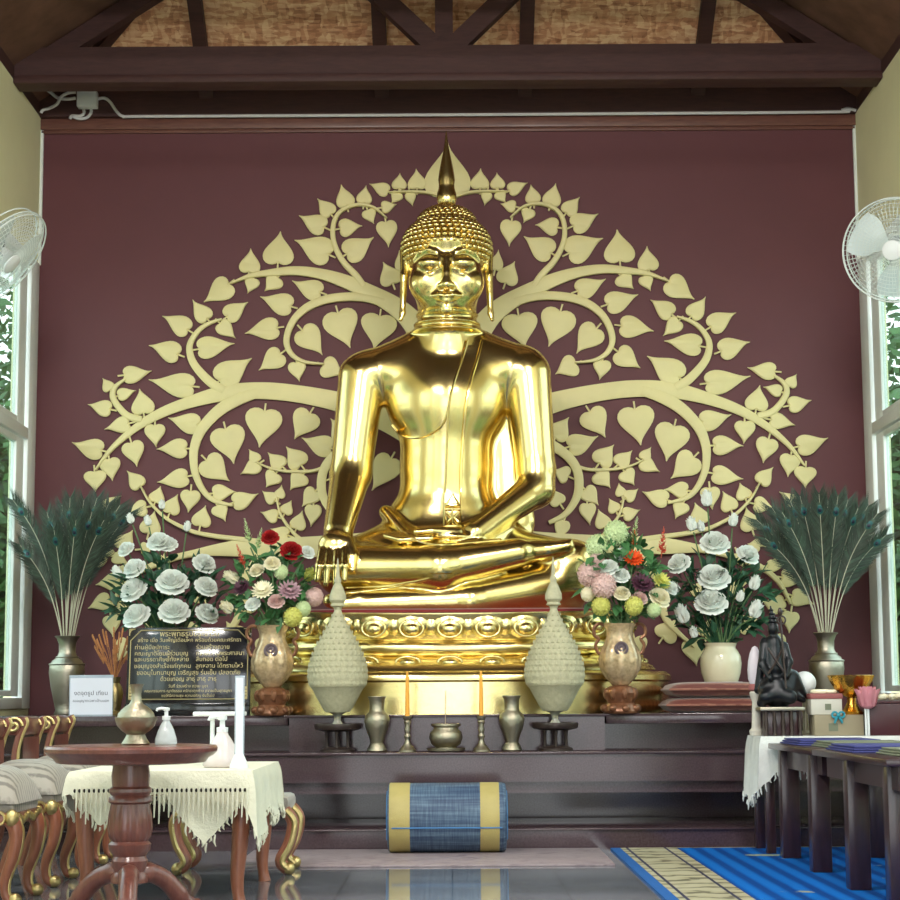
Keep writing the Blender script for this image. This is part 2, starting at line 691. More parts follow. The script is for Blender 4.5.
def carpet_border():
    t = NT('beige_patterned_carpet_border')
    t.set(Roughness=0.95)
    v = t.coord()
    w = t.add('ShaderNodeTexWave', wave_type='BANDS', bands_direction='Y')
    w.inputs['Scale'].default_value = 1.3
    w.inputs['Distortion'].default_value = 7
    w.inputs['Detail'].default_value = 3
    w.inputs['Detail Scale'].default_value = 3
    t.link(v, w.inputs['Vector'])
    t.link(t.ramp(w.outputs['Fac'], [(0.06, rgb(104, 98, 76)), (0.2, rgb(160, 152, 122)), (1, rgb(172, 164, 136))]), t.b.inputs['Base Color'])
    return t.m


M['border'] = carpet_border()


def woven_blue():
    t = NT('woven_blue_mat')
    t.set(Roughness=0.6)
    v = t.coord()
    n = t.noise(1, 2, 0.5, t.coord(scale=(3, 60, 60)))
    n2 = t.noise(1, 3, 0.6, t.coord(scale=(160, 6, 6)))
    s = t.math('ADD', t.math('MULTIPLY', n.outputs['Fac'], 0.5), t.math('MULTIPLY', n2.outputs['Fac'], 0.5))
    t.link(t.ramp(s, [(0.32, rgb(40, 54, 84)), (0.5, rgb(68, 88, 114)), (0.68, rgb(108, 130, 148))]), t.b.inputs['Base Color'])
    t.bump(s, 0.3, 0.005)
    return t.m


M['rollblue'] = woven_blue()
M['rolledge'] = mk('blue_roll_edge', rgb(70, 120, 170), 0.6, var=0.1)


def glass_mat():
    t = NT('window_glass')
    n = t.n
    n.remove(t.b)
    tr = t.add('ShaderNodeBsdfTransparent')
    tr.inputs['Color'].default_value = (0.74, 0.82, 0.78, 1)
    gl = t.add('ShaderNodeBsdfGlossy')
    gl.inputs['Roughness'].default_value = 0.02
    fr = t.add('ShaderNodeFresnel')
    fr.inputs['IOR'].default_value = 1.5
    mx = t.add('ShaderNodeMixShader')
    ge = t.add('ShaderNodeNewGeometry')
    t.link(t.math('MULTIPLY', fr.outputs[0], t.math('SUBTRACT', 1.0, ge.outputs['Backfacing'])), mx.inputs[0])
    t.link(tr.outputs[0], mx.inputs[1])
    t.link(gl.outputs[0], mx.inputs[2])
    t.link(mx.outputs[0], t.out.inputs['Surface'])
    return t.m


M['glass'] = glass_mat()
# ------------------------------------------------------------------ the room
WX, WY, WZ = 3.62, 16.4, 6.15
FY = -5.0
V = Vector
struct('floor', MB().box((-WX - .2, FY, -.1), (WX + .2, WY + .2, 0)), M['floor'])
struct('wall_back', MB().box((-WX - .2, WY, 0), (WX + .2, WY + .2, WZ + .2)), M['maroon'])

BAYS = [(12.7, 16.32), (8.4, 12.2), (4.0, 7.9), (-.5, 3.5)]
SILL, HEAD, TRANS = .95, 4.82, 3.27
for s, nm in ((-1, 'left'), (1, 'right')):
    w = MB()
    x0, x1 = sorted((s * WX, s * (WX + .2)))
    w.box((x0, FY, 0), (x1, WY, SILL))
    w.box((x0, FY, HEAD), (x1, WY, WZ))
    edge = [FY] + [q for b in reversed(BAYS) for q in b] + [WY]
    for a, b in zip(edge[0::2], edge[1::2]):
        w.box((x0, a, SILL), (x1, b, HEAD))
    struct('wall_' + nm, w, M['cream'])
n_win = 0
for s in (-1, 1):
    for k, (ya, yb) in enumerate(BAYS):
        n_win += 1
        fr = MB()
        xi, xo = s * (WX - .03), s * (WX + .06)
        X0, X1 = sorted((xi, xo))
        jw = .3
        fr.box((X0, yb - jw, SILL), (X1, yb, HEAD), .008)
        fr.box((X0, ya, SILL), (X1, ya + jw, HEAD), .008)
        fr.box((X0, ya + jw, HEAD - .09), (X1, yb - jw, HEAD), .008)
        fr.box((X0, ya + jw, SILL), (X1, yb - jw, SILL + .09), .008)
        fr.box((X0, ya + jw, TRANS - .05), (X1, yb - jw, TRANS + .05), .008)
        f = struct('window_%d' % n_win, fr, M['alu'])
        sa = MB()
        S0, S1 = sorted((s * (WX - .005), s * (WX + .045)))
        for (a, b) in ((ya + jw + .045, yb - jw - .045),):
            for (z0, z1) in ((SILL + .1, TRANS - .06), (TRANS + .06, HEAD - .1)):
                sa.box((S0, b - .27, z0), (S1, b, z1), .006)
                sa.box((S0, a, z0), (S1, a + .27, z1), .006)
                sa.box((S0, a + .27, z0), (S1, b - .27, z0 + .05), .006)
                sa.box((S0, a + .27, z1 - .05), (S1, b - .27, z1), .006)
                sa.box((S0, (a + b) / 2 - .04, z0 + .05), (S1, (a + b) / 2 + .04, z1 - .05), .006)
        struct('window_sash', sa, M['alu'], parent=f)
        g = MB()
        for (z0, z1) in ((SILL + .15, TRANS - .11), (TRANS + .11, HEAD - .15)):
            g.box((s * (WX + .02) - .003, ya + jw + .315, z0), (s * (WX + .02) + .003, yb - jw - .315, z1))
        struct('window_glass', g, M['glass'], parent=f)

# front wall with the open entrance behind the viewer
w = MB()
w.box((-WX - .2, FY - .2, 0), (-3.25, FY, WZ))
w.box((3.25, FY - .2, 0), (WX + .2, FY, WZ))
w.box((-3.25, FY - .2, 4.7), (3.25, FY, WZ))
for x in (-1.0, 1.0):
    w.box((x - .16, FY - .2, 0), (x + .16, FY, 4.7))
struct('wall_front', w, M['cream'])

# roof: two slopes and the hip end over the altar
E0, SL, EX, EY = 6.2, .66, 3.75, 16.62
RZ = E0 + SL * EX
HY = EY - EX


def slab(vs):
    n = len(vs)
    up = V((0, 0, .06))
    return MB().add(vs + [q + up for q in vs], [tuple(range(n))[::-1], tuple(range(n, 2 * n))] + [(i, (i + 1) % n, (i + 1) % n + n, i + n) for i in range(n)])


vA, vB = V((-EX, FY - .3, E0)), V((-EX, EY, E0))
vC, vD = V((0, HY, RZ)), V((0, FY - .3, RZ))
rf = slab([vA, vB, vC, vD])
r2 = slab([V((-q.x, q.y, q.z)) for q in (vA, vB, vC, vD)][::-1])
rf.add(r2.v, r2.f)
struct('ceiling_slopes', rf, mk('dark_ceiling_board', rgb(104, 72, 58), 0.7, var=0.25, nscale=5), fixn=True)
r3 = slab([vB, V((EX, EY, E0)), vC])
struct('ceiling', r3, M['osb'], fixn=True)
# gable infill above the entrance
struct('wall_gable', MB().prism([(-EX, WZ), (EX, WZ), (0, RZ)], (V((0, FY - .1, 0)), V((1, 0, 0)), V((0, 0, 1)), V((0, 1, 0))), .1), M['cream'], fixn=True)


def bar(mb, a, b, w, h, up=V((0, 0, 1))):
    """timber of section w (side) x h from a to b"""
    a, b = V(a), V(b)
    d = (b - a).normalized()
    s = d.cross(up).normalized()
    t = s.cross(d).normalized()
    o = []
    for p in (a, b):
        for i, j in ((-1, -1), (1, -1), (1, 1), (-1, 1)):
            o.append(p + s * (i * w / 2) + t * (j * h / 2))
    return mb.add(o, [(0, 3, 2, 1), (4, 5, 6, 7), (0, 1, 5, 4), (1, 2, 6, 5), (2, 3, 7, 6), (3, 0, 4, 7)])


def roofz(y):
    return E0 + SL * (EY - y)


# rafters of the hip end, one timber each
for u in (198, 379, 527, 706):
    X = P(u, 25, 15.7).x
    yt = HY + abs(X)
    r = struct('rafter', bar(MB(), (X, EY - .1, roofz(EY - .1) - .05), (X, yt + .05, roofz(yt + .05) - .05), .12, .1), M['beam'], sharp=0)
for s in (-1, 1):
    struct('hip_rafter', bar(MB(), (s * (EX - .5), EY - .5, E0 + .5 * SL - .05), (0, HY, RZ - .06), .10, .09), M['beam'], sharp=0)
for s in (-1, 1):
    for y in (13.6, 11.2, 8.8, 6.4, 4.0, 1.6, -.8, -3.2):
        xm = max(0.06, (HY - y) * 0 + (max(0, y - HY)))
        struct('common_rafter', bar(MB(), (s * (EX - .1), y, E0 - .0), (s * xm, y, RZ - SL * xm - .07), .12, .12), M['beam'], sharp=0)


# trusses: tie beam, king post, struts, chords
def truss(y, top=7.02):
    tz1, tz0 = P(450, 45, y).z, P(450, 82.5, y).z
    if y < 15:
        tz1, tz0 = 6.45, 6.07
        top = RZ - .1
    root = struct('roof_truss', MB().box((-WX, y, tz0 + .07), (WX, y + .14, tz1)), M['beam'], sharp=0)
    part('tie_beam_lip', MB().box((-WX, y - .05, tz0), (WX, y + .19, tz0 + .07), .012), M['beam'], root)
    part('king_post', MB().box((-.03 - .075, y, tz1), (-.03 + .075, y + .14, top)), M['beam'], root, sharp=0)
    for s in (-1, 1):
        b = MB()
        bar(b, (-.03 + s * .06, y + .07, tz1 - .02), (-.03 + s * (.06 + (top - tz1) * 1.05), y + .07, top), .13, .16)
        part('strut', b, M['beam'], root, sharp=0)
        xs = 3.32
        b = MB()
        bar(b, (s * xs, y + .07, tz1 - .06), (s * (xs - (top - .0 - tz1 + .06) / SL), y + .07, top), .13, .15)
        part('top_chord', b, M['beam'], root, sharp=0)


truss(15.32)
for y in (11.2, 7.0, 2.8, -1.4):
    truss(y)
# plate on the back wall, and its moulding
zt, zb = P(450, 117, WY - .02).z, P(450, 131, WY - .04).z
struct('trim_1', MB().box((-WX, WY - .1, zt), (WX, WY, 6.5)), M['beam'])
tm = MB()
tm.box((-WX, WY - .055, zb + .03), (WX, WY, zt - .004), .008)
tm.box((-WX, WY - .03, zb), (WX, WY, zb + .034), .006)
struct('trim_2', tm, M['trimwood'])
for s, nm in ((-1, 3), (1, 4)):
    x0, x1 = sorted((s * WX, s * (WX + .2)))
    struct('trim_%d' % nm, MB().box((x0, FY, WZ), (x1, WY, WZ + .12)), M['beam'])
    struct('trim_%d' % (nm + 2), MB().box((s * (WX - .012) - .012, WY - .03, HEAD), (s * (WX - .012) + .012, WY - .003, WZ)), M['alu'])

# ------------------------------------------------------------------ the stepped altar of dark granite
ST1, LEDGE, TOPZ = .137, .638, .897
al = MB()
al.box((-WX, 13.05, 0), (WX, 14.3, ST1 - .012))
struct('altar_step', al, M['granite'])
struct('altar_step_nosing', MB().box((-WX, 13.03, ST1 - .012), (WX, 14.3, ST1), .004), M['granite'])
b = MB()
b.box((-WX, 14.2, ST1), (WX, WY, .35))
b.box((-WX, 13.56, .35), (WX, WY, .43))
b.box((-WX, 13.5, .43), (WX, WY, LEDGE - .02))
b.box((-WX, 13.475, LEDGE - .02), (WX, WY, LEDGE), .005)
struct('altar_ledge', b, M['granite'])
b = MB()
XA, XB = P(289, 730, 13.9).x, P(605, 730, 13.9).x
b.box((XA, 13.92, LEDGE), (XB, WY, TOPZ - .02))
b.box((XA - .015, 13.9, TOPZ - .02), (XB + .015, WY, TOPZ), .005)
struct('altar_plinth', b, M['granite'])
b = MB()
for x0, x1 in ((-WX, XA - .02), (XB + .02, WX)):
    b.box((x0, 14.3, LEDGE), (x1, WY, TOPZ - .075))
    b.box((x0, 14.05, TOPZ - .075), (x1, WY, TOPZ), .006)
struct('altar_side_shelf', b, M['granite'])

# ------------------------------------------------------------------ outside
o = solo('garden_paving', MB().box((-30, -45, -.2), (30, FY - .25, -.12)), M['paving'], 'pale paved yard in front of the open entrance', 'paving', kind='structure')
for s, nm in ((-1, 'left'), (1, 'right')):
    x0, x1 = sorted((s * 3.9, s * 40))
    solo('garden_lawn', MB().box((x0, FY - .2, -.2), (x1, 40, -.12)), M['lawn'], 'green lawn outside the %s windows' % nm, 'lawn', kind='structure')


def leaf_mass(mb, c, r, n, size, rnd):
    for _ in range(n):
        d = V((rnd.gauss(0, 1), rnd.gauss(0, 1), rnd.gauss(0, 1))).normalized() * (rnd.random() ** .4)
        p = V(c) + V((d.x * r[0], d.y * r[1], d.z * r[2]))
        a = V((rnd.gauss(0, 1), rnd.gauss(0, 1), rnd.gauss(0, .6))).normalized()
        b_ = a.orthogonal().normalized()
        s = size * rnd.uniform(.6, 1.3)
        mb.add([p, p + a * s * .5 + b_ * s * .25, p + a * s, p + a * s * .5 - b_ * s * .25], [(0, 1, 2, 3)])


rnd = random.Random(3)
for s, nm in ((-1, 'left'), (1, 'right')):
    for k, (y, dx, h, r) in enumerate(((18.6, 1.15, 2.4, .8), (22.5, 1.9, 4.4, 1.3), (28, 3.4, 7.5, 2.4), (20.5, 5.2, 3.4, 1.2))):
        x = s * (WX + dx)
        t = thing('garden_tree', ('low round bush', 'leafy tree', 'tallest leafy tree', 'small leafy tree')[k] + ' outside the %s window' % nm, 'tree', (x, y, -.12), 'garden trees beyond the windows')
        tb = MB().tube([(x, y, -.12), (x + .05, y, h * .4), (x - .03, y + .05, h * .7)], [.1, .08, .05], 8)
        part('trunk', tb, M['bark'], t)
        cr = MB()
        leaf_mass(cr, (x, y, h * .66), (r, r, h * .42), 3200, .26, rnd)
        part('foliage', cr, M['leafout'], t, sharp=0)
    x0, x1 = sorted((s * 11.5, s * 11.7))
    solo('boundary_wall', MB().box((x0, FY, -.12), (x1, 38, 2.3)), M['pinkwall'], 'pinkish boundary wall beyond the %s lawn' % nm, 'wall', kind='structure')
    x0, x1 = sorted((s * 3.9, s * 14))
    solo('boundary_wall', MB().box((x0, 33, -.12), (x1, 33.2, 3.4)), M['pinkwall'], 'pinkish boundary wall behind the %s garden trees' % nm, 'wall', kind='structure')

# ------------------------------------------------------------------ daylight
LAMP_W = 140
wd = bpy.data.worlds.new('overcast_sky')
SC.world = wd
wd.use_nodes = True
nt = wd.node_tree
bg = nt.nodes['Background']
tc = nt.nodes.new('ShaderNodeTexCoord')
sp = nt.nodes.new('ShaderNodeSeparateXYZ')
cr = nt.nodes.new('ShaderNodeValToRGB')
cr.color_ramp.elements[0].position = .0
cr.color_ramp.elements[0].color = (.93, .96, .95, 1)
cr.color_ramp.elements[1].position = .7
cr.color_ramp.elements[1].color = (.72, .86, 1, 1)
nt.links.new(tc.outputs['Generated'], sp.inputs[0])
nt.links.new(sp.outputs['Z'], cr.inputs['Fac'])
nt.links.new(cr.outputs['Color'], bg.inputs['Color'])
bg.inputs['Strength'].default_value = 3.2


# added unseen fill lamps under the hall trusses, to brighten altar and walls
for k, (x, y) in enumerate(((-1.9, 4.2), (1.9, 4.2), (-1.9, 8.4), (1.9, 8.4))):
    t = thing('added_fill_lamp', 'added unseen fill lamp under the hall roof, %s' % ('left of the entrance', 'right of the entrance', 'left of the nave', 'right of the nave')[k], 'lamp', (x, y, 5.6), 'added fill lamps of the hall')
    part('housing', MB().box((x - .75, y - .1, 5.62), (x + .75, y + .1, 5.68), .01), M['white'], t)
    for sx in (-1, 1):
        part('hanger', MB().tube([(x + sx * .6, y, 5.68), (x + sx * .6, y, RZ - SL * abs(x + sx * .6) - .05)], .006, 6), M['white'], t)
    l = bpy.data.lights.new('added_fill_light', 'AREA')
    l.shape = 'RECTANGLE'
    l.size, l.size_y = 1.45, .18
    l.energy = LAMP_W
    l.color = (1, .97, .91)
    o = bpy.data.objects.new('added_fill_light', l)
    o.location = (x, y, 5.6)
    o.rotation_euler = (math.radians(38), 0, 0)
    link(o)
SC.view_settings.view_transform = 'Standard'
SC.view_settings.look = 'None'
SC.view_settings.exposure = 0.55
SC.view_settings.gamma = 1.0
SC.view_settings.use_curve_mapping = False
SC.cycles.use_denoising = True
# ------------------------------------------------------------------ the carved tree on the back wall
TY = WY - .012            # face of the wall mounts
ORI = dict(A=(70, 360), B=(70, 480), C=(140, 240), D=(190, 360), E=(190, 450), F=(230, 170), G=(240, 280), H=(320, 150), I=(300, 280), K=(290, 390))
KF = 130 / 900.0
# (crop, base, tip, width) of each leaf of the left half, in the crop's own frame
LV = [
    ('A', 375, 108, 568, 88, 120), ('A', 280, 210, 230, 125, 85), ('A', 335, 250, 458, 210, 85), ('A', 512, 372, 490, 200, 155),
    ('A', 283, 345, 125, 312, 112), ('A', 412, 440, 240, 478, 112), ('A', 855, 185, 545, 150, 165), ('A', 590, 450, 590, 605, 138),
    ('A', 425, 572, 472, 738, 148), ('A', 272, 685, 298, 838, 138), ('A', 225, 630, 12, 583, 140), ('A', 172, 772, 182, 915, 148),
    ('A', 490, 880, 400, 765, 112), ('A', 893, 452, 680, 410, 140), ('A', 808, 615, 600, 612, 132), ('A', 815, 808, 605, 855, 128),
    ('B', 590, 155, 632, 45, 108), ('B', 690, 232, 742, 98, 118), ('B', 530, 190, 395, 218, 110), ('B', 545, 372, 590, 215, 140),
    ('B', 838, 75, 825, 228, 132), ('B', 350, 478, 440, 350, 132), ('B', 240, 200, 352, 103, 88), ('B', 292, 520, 250, 465, 56),
    ('B', 300, 530, 410, 580, 78), ('B', 238, 530, 188, 628, 60), ('B', 442, 622, 310, 612, 82), ('B', 348, 700, 178, 722, 122),
    ('B', 278, 828, 125, 885, 118), ('B', 495, 480, 580, 470, 90), ('B', 650, 530, 608, 635, 88), ('B', 330, 862, 440, 905, 95),
    ('C', 755, 228, 776, 62, 142), ('C', 787, 268, 750, 374, 102), ('C', 622, 303, 448, 438, 165), ('C', 470, 552, 358, 422, 122),
    ('C', 600, 537, 745, 428, 128), ('C', 553, 578, 662, 685, 112), ('C', 338, 628, 163, 518, 140), ('C', 405, 758, 655, 712, 150),
    ('C', 270, 797, 68, 720, 145),
    ('D', 200, 150, 425, -15, 190), ('D', 738, 18, 752, 152, 120), ('D', 520, 345, 485, 608, 245), ('D', 245, 470, 310, 718, 232),
    ('D', 835, 365, 722, 548, 188), ('D', 110, 690, 267, 848, 182), ('D', 466, 706, 410, 618, 82), ('D', 478, 718, 352, 795, 105),
    ('D', 642, 742, 538, 643, 115), ('D', 772, 732, 670, 598, 145), ('D', 598, 785, 526, 882, 120), ('D', 785, 793, 688, 897, 130),
    ('K', 287, 405, 78, 343, 145),
    ('E', 160, 302, 322, 285, 112), ('E', 300, 367, 478, 313, 122), ('E', 190, 385, 252, 494, 112), ('E', 72, 528, 104, 383, 130),
    ('E', 590, 352, 498, 288, 86), ('E', 615, 332, 640, 243, 76), ('E', 607, 467, 488, 434, 95), ('E', 655, 442, 702, 348, 90),
    ('E', 735, 548, 782, 422, 108), ('E', 680, 592, 558, 543, 92), ('E', 872, 283, 774, 393, 120), ('E', 855, 383, 846, 534, 112),
    ('F', 332, 652, 346, 428, 208), ('F', 692, 592, 452, 478, 195), ('F', 332, 745, 243, 843, 128), ('F', 632, 852, 427, 778, 140),
    ('F', 657, 402, 477, 323, 142), ('F', 702, 312, 608, 198, 116),
    ('G', 358, 187, 138, 122, 152), ('G', 264, 332, 33, 364, 152), ('G', 287, 510, 133, 630, 150), ('G', 427, 345, 580, 512, 180),
    ('G', 676, 220, 752, 474, 238), ('G', 575, 590, 722, 655, 150),
    ('I', 555, 245, 520, 480, 240), ('H', 505, 930, 444, 775, 150),
    ('H', 187, 392, 145, 243, 126), ('H', 303, 372, 316, 248, 106), ('H', 472, 292, 343, 233, 96), ('H', 548, 272, 552, 163, 102),
    ('H', 672, 272, 672, 133, 126), ('H', 545, 298, 498, 375, 84), ('H', 622, 300, 640, 392, 76), ('H', 428, 402, 532, 384, 86),
    ('H', 330, 418, 368, 515, 98), ('H', 138, 548, 292, 520, 125), ('H', 455, 498, 482, 674, 142), ('H', 180, 727, 376, 612, 172),
    ('H', 575, 835, 543, 698, 95),
    ('K', 705, 468, 572, 700, 190), ('K', 290, 610, 395, 560, 120), ('K', 350, 800, 420, 690, 110),
]
# leaves measured directly in the photograph (right half mirrored or hidden behind the flowers)
LVP = [(345, 440, 332, 418, 21), (337, 522, 344, 542, 15), (210, 643, 207, 669, 22), (240, 641, 226, 622, 23),
       (111, 616, 114, 637, 17), (122, 612, 140, 604, 16), (128, 640, 118, 662, 18), (150, 632, 166, 618, 20), (178, 640, 184, 664, 20),
       (196, 640, 190, 620, 20), (160, 590, 176, 604, 18), (250, 600, 236, 616, 22), (268, 640, 262, 662, 22), (205, 600, 196, 582, 20)]

prof = [(.05, 0), (.0, .07), (-.03, .17), (-.02, .29), (.03, .4), (.12, .475), (.22, .5), (.32, .485), (.43, .43), (.54, .345), (.65, .245), (.75, .155), (.84, .085), (.92, .04), (1.0, .012)]


def leaf_outline(b, t, w, bend):
    ax = t - b
    L = ax.length
    ax = ax / L
    sd = V((-ax.y, ax.x))
    up = [(s, h) for s, h in prof]
    pts = [(s, h) for s, h in up] + [(s, -h) for s, h in reversed(up[1:])]
    return [b + ax * (s * L) + sd * (h * w * 1.06 + bend * L * (max(0, s - .2) ** 2 - .45 * max(0, s - .2))) for s, h in pts]


leaves = []
for (c, bx, by, tx, ty, w) in LV:
    ox, oy = ORI[c]
    leaves.append(((ox + bx * KF, oy + by * KF), (ox + tx * KF, oy + ty * KF), w * KF))
for (bx, by, tx, ty, w) in LVP:
    leaves.append(((bx, by), (tx, ty), w))


def wallp(u, v):
    q = P(u, v, TY)
    return V((q.x, q.z))


PXM = px(TY)
allv = []
lr = random.Random(11)
for b, t, w in leaves:
    bb, tt = wallp(*b), wallp(*t)
    bend = lr.choice((-1, 1)) * lr.uniform(.05, .22)
    for s in (-1, 1):
        m = lambda q: V((q.x if s < 0 else -q.x, q.y))
        allv.append((m(bb), m(tt), w * PXM, bend * -s))
allv.append((wallp(447.5, 196), wallp(447.5, 143), 45 * PXM, 0.0))
tree = thing('wall_tree_relief', 'pale gold carved tree with heart leaves spreading over the maroon back wall', 'wall relief', (0, TY, TOPZ))
FR = (V((0, TY, 0)), V((1, 0, 0)), V((0, 0, 1)), V((0, -1, 0)))
allv.sort(key=lambda q: -(q[0] - q[1]).length * q[2])
rest = MB()
for i, (b, t, w, bend) in enumerate(allv):
    mb = MB() if i < 99 else rest
    s0 = len(mb.v)
    # lightly cushioned: a raised inner outline
    out = leaf_outline(b, t, w, bend)
    c = b.lerp(t, .32)
    inn = [q.lerp(c, .16) for q in out]
    n = len(out)
    zo = .0007 * (i % 7)
    z0, z1, z2 = .004, .020 - zo, .028 - zo
    vs = [V((q.x, TY - z0, q.y)) for q in out] + [V((q.x, TY - z1, q.y)) for q in out] + [V((q.x, TY - z2, q.y)) for q in inn]
    fs = []
    for k in range(n):
        j = (k + 1) % n
        fs += [(k, j, j + n, k + n), (k + n, j + n, j + 2 * n, k + 2 * n)]
    for tri in tessellate_polygon([[V((q.x, q.y, 0)) for q in inn]]):
        fs.append(tuple(x + 2 * n for x in tri))
    mb.add(vs, fs)
    # stalk
    d = (b - t).normalized()
    mb.tube([V((b.x, TY - .014, b.y)) - V((d.x, 0, d.y)) * .03, V((b.x, TY - .014, b.y)) + V((d.x, 0, d.y)) * .055], .009, 5)
    if i < 99:
        part('leaf', mb, M['tree'], tree, sharp=30, fixn=True)
part('small_leaves', rest, M['tree'], tree, sharp=30, fixn=True, kind='stuff')

# limbs: (u, v, width) in the photograph, left half; mirrored in the wall plane
LIMBS = [
    ('limb', [(448, 470, 30), (425, 440, 32), (400, 424, 30), (370, 412, 24), (340, 402.5, 20), (300, 394.5, 17.5), (262, 391, 17), (225, 393.5, 16), (190, 402.5, 12), (160, 414, 10), (135, 429, 7.5), (112, 449, 5), (96, 470, 2)]),
    ('curl', [(142, 420, 7), (128, 416, 7), (118, 406, 6.5), (113, 396, 6), (116, 387, 4.5), (125.6, 379.5, 2.5)]),
    ('curl', [(224, 391, 9), (210, 382, 9), (196, 367, 8), (190.5, 355, 7), (190.5, 344, 6), (198, 332, 5), (208, 324.5, 4), (222, 319.5, 2)]),
    ('curl', [(258, 393, 10), (240, 399, 12), (222, 409, 12), (208, 422, 11), (199, 435, 10), (194.5, 449, 9), (194, 462, 8), (196, 475, 7), (203, 490, 6), (214, 500.5, 5), (233, 505.8, 2.5)]),
    ('twig', [(326, 467, 3.5), (314, 471, 3.2), (300, 472, 3), (282, 471, 2.8), (268, 467.6, 2.3), (256, 462, 1.5)]),
    ('twig', [(312, 545, 5), (301, 539.5, 4), (291, 530, 3.4), (281, 515, 2.8), (276.7, 498, 1.5)]),
    ('curl', [(375, 440, 12), (355, 444, 11), (337, 454, 9.5), (325, 468, 9), (321.5, 485, 9), (325, 501, 8), (336, 516, 6), (352, 524, 4)]),
    ('limb', [(448, 400, 34), (430, 350, 28), (412, 322, 22), (396, 307.5, 19), (375, 295.5, 16), (345, 282, 13.5), (320, 274.5, 10.5), (295, 271.5, 9), (270, 273.6, 7), (250, 276.7, 4.5), (231, 284, 1.6)]),
    ('curl', [(384, 303, 10), (367, 298.5, 9), (348, 297.5, 8.5), (327, 300, 8.5), (309, 307, 8), (296, 318, 7), (288.5, 332, 6.5), (287, 345, 6), (293, 356, 5), (305, 362.5, 3.5), (324, 364.5, 1.8)]),
    ('curl', [(364, 287, 6.5), (356, 276, 6.5), (344.6, 264, 6), (336.5, 250, 5.5), (333, 236, 5), (334.5, 222, 4.6), (341, 212, 4), (352, 206.6, 3.6), (363, 205.6, 3.2), (375, 209, 2.6), (387, 219, 1.6)]),
    ('twig', [(448, 199, 4), (430, 194, 3), (412, 192.6, 2.5), (389, 193.2, 1.2)]),
    ('limb', [(420, 540, 26), (360, 545, 23), (310, 547, 20), (275, 547.5, 18), (240, 548.5, 16.5), (215, 550.5, 11), (195, 553, 6), (172, 556, 1.5)]),
    ('curl', [(262, 543, 7), (240, 539.5, 5), (219, 537, 4.6), (197, 533, 4.2), (183, 527.5, 3.8), (168, 519.5, 3.4), (157, 510, 3), (148, 499, 2.3), (141, 486, 1.3)]),
    ('curl', [(205, 552, 6), (180, 557, 6), (159, 563.5, 6), (138, 573, 5.5), (122, 588, 4.5), (112, 608, 2.2)]),
    ('curl', [(262, 556, 9), (248, 575, 9), (240, 596, 8), (238, 618, 7), (226, 634, 5), (208, 650, 2.5)]),
    ('trunk', [(448.5, 640, 66), (448.5, 560, 60), (448.5, 480, 54), (448.5, 420, 46), (448.5, 360, 34), (448.5, 300, 24), (448.5, 230, 12)]),
]
for li, (nm, pts) in enumerate(LIMBS):
    sp_ = smooth_path(pts, 7)
    cen = [wallp(q[0], q[1]) for q in sp_]
    if nm == 'trunk':
        cen = [V((0, q.y)) for q in cen]
    hw = [q[2] * PXM / 2 for q in sp_]
    for s in ((-1, 1) if nm != 'trunk' else (1,)):
        cc = [V((q.x if s < 0 or nm == 'trunk' else -q.x, q.y)) for q in cen]
        n = len(cc)
        mb = MB()
        vs, fs = [], []
        for i in range(n):
            d = (cc[min(i + 1, n - 1)] - cc[max(i - 1, 0)]).normalized()
            sd = V((-d.y, d.x))
            for k, (a, z) in enumerate(((-1, .003), (-1, .022), (-.55, .03), (.55, .03), (1, .022), (1, .003))):
                q = cc[i] + sd * (a * hw[i])
                vs.append(V((q.x, TY - z - (.0022 * (li + 1) if z > .01 else 0), q.y)))
        for i in range(n - 1):
            for k in range(5):
                fs.append((i * 6 + k, i * 6 + k + 1, (i + 1) * 6 + k + 1, (i + 1) * 6 + k))
        fs.append(tuple(range(6)))
        fs.append(tuple((n - 1) * 6 + k for k in range(6))[::-1])
        mb.add(vs, fs)
        part({'limb': 'branch', 'curl': 'curling_branch', 'twig': 'twig', 'trunk': 'trunk'}[nm], mb, M['tree'], tree, sharp=30, fixn=True)
# ------------------------------------------------------------------ the great gilded seated figure
def smin(a, b, k):
    h = np.maximum(k - np.abs(a - b), 0.0) / k
    return np.minimum(a, b) - h * h * k * 0.25


def smax(a, b, k):
    return -smin(-a, -b, k)


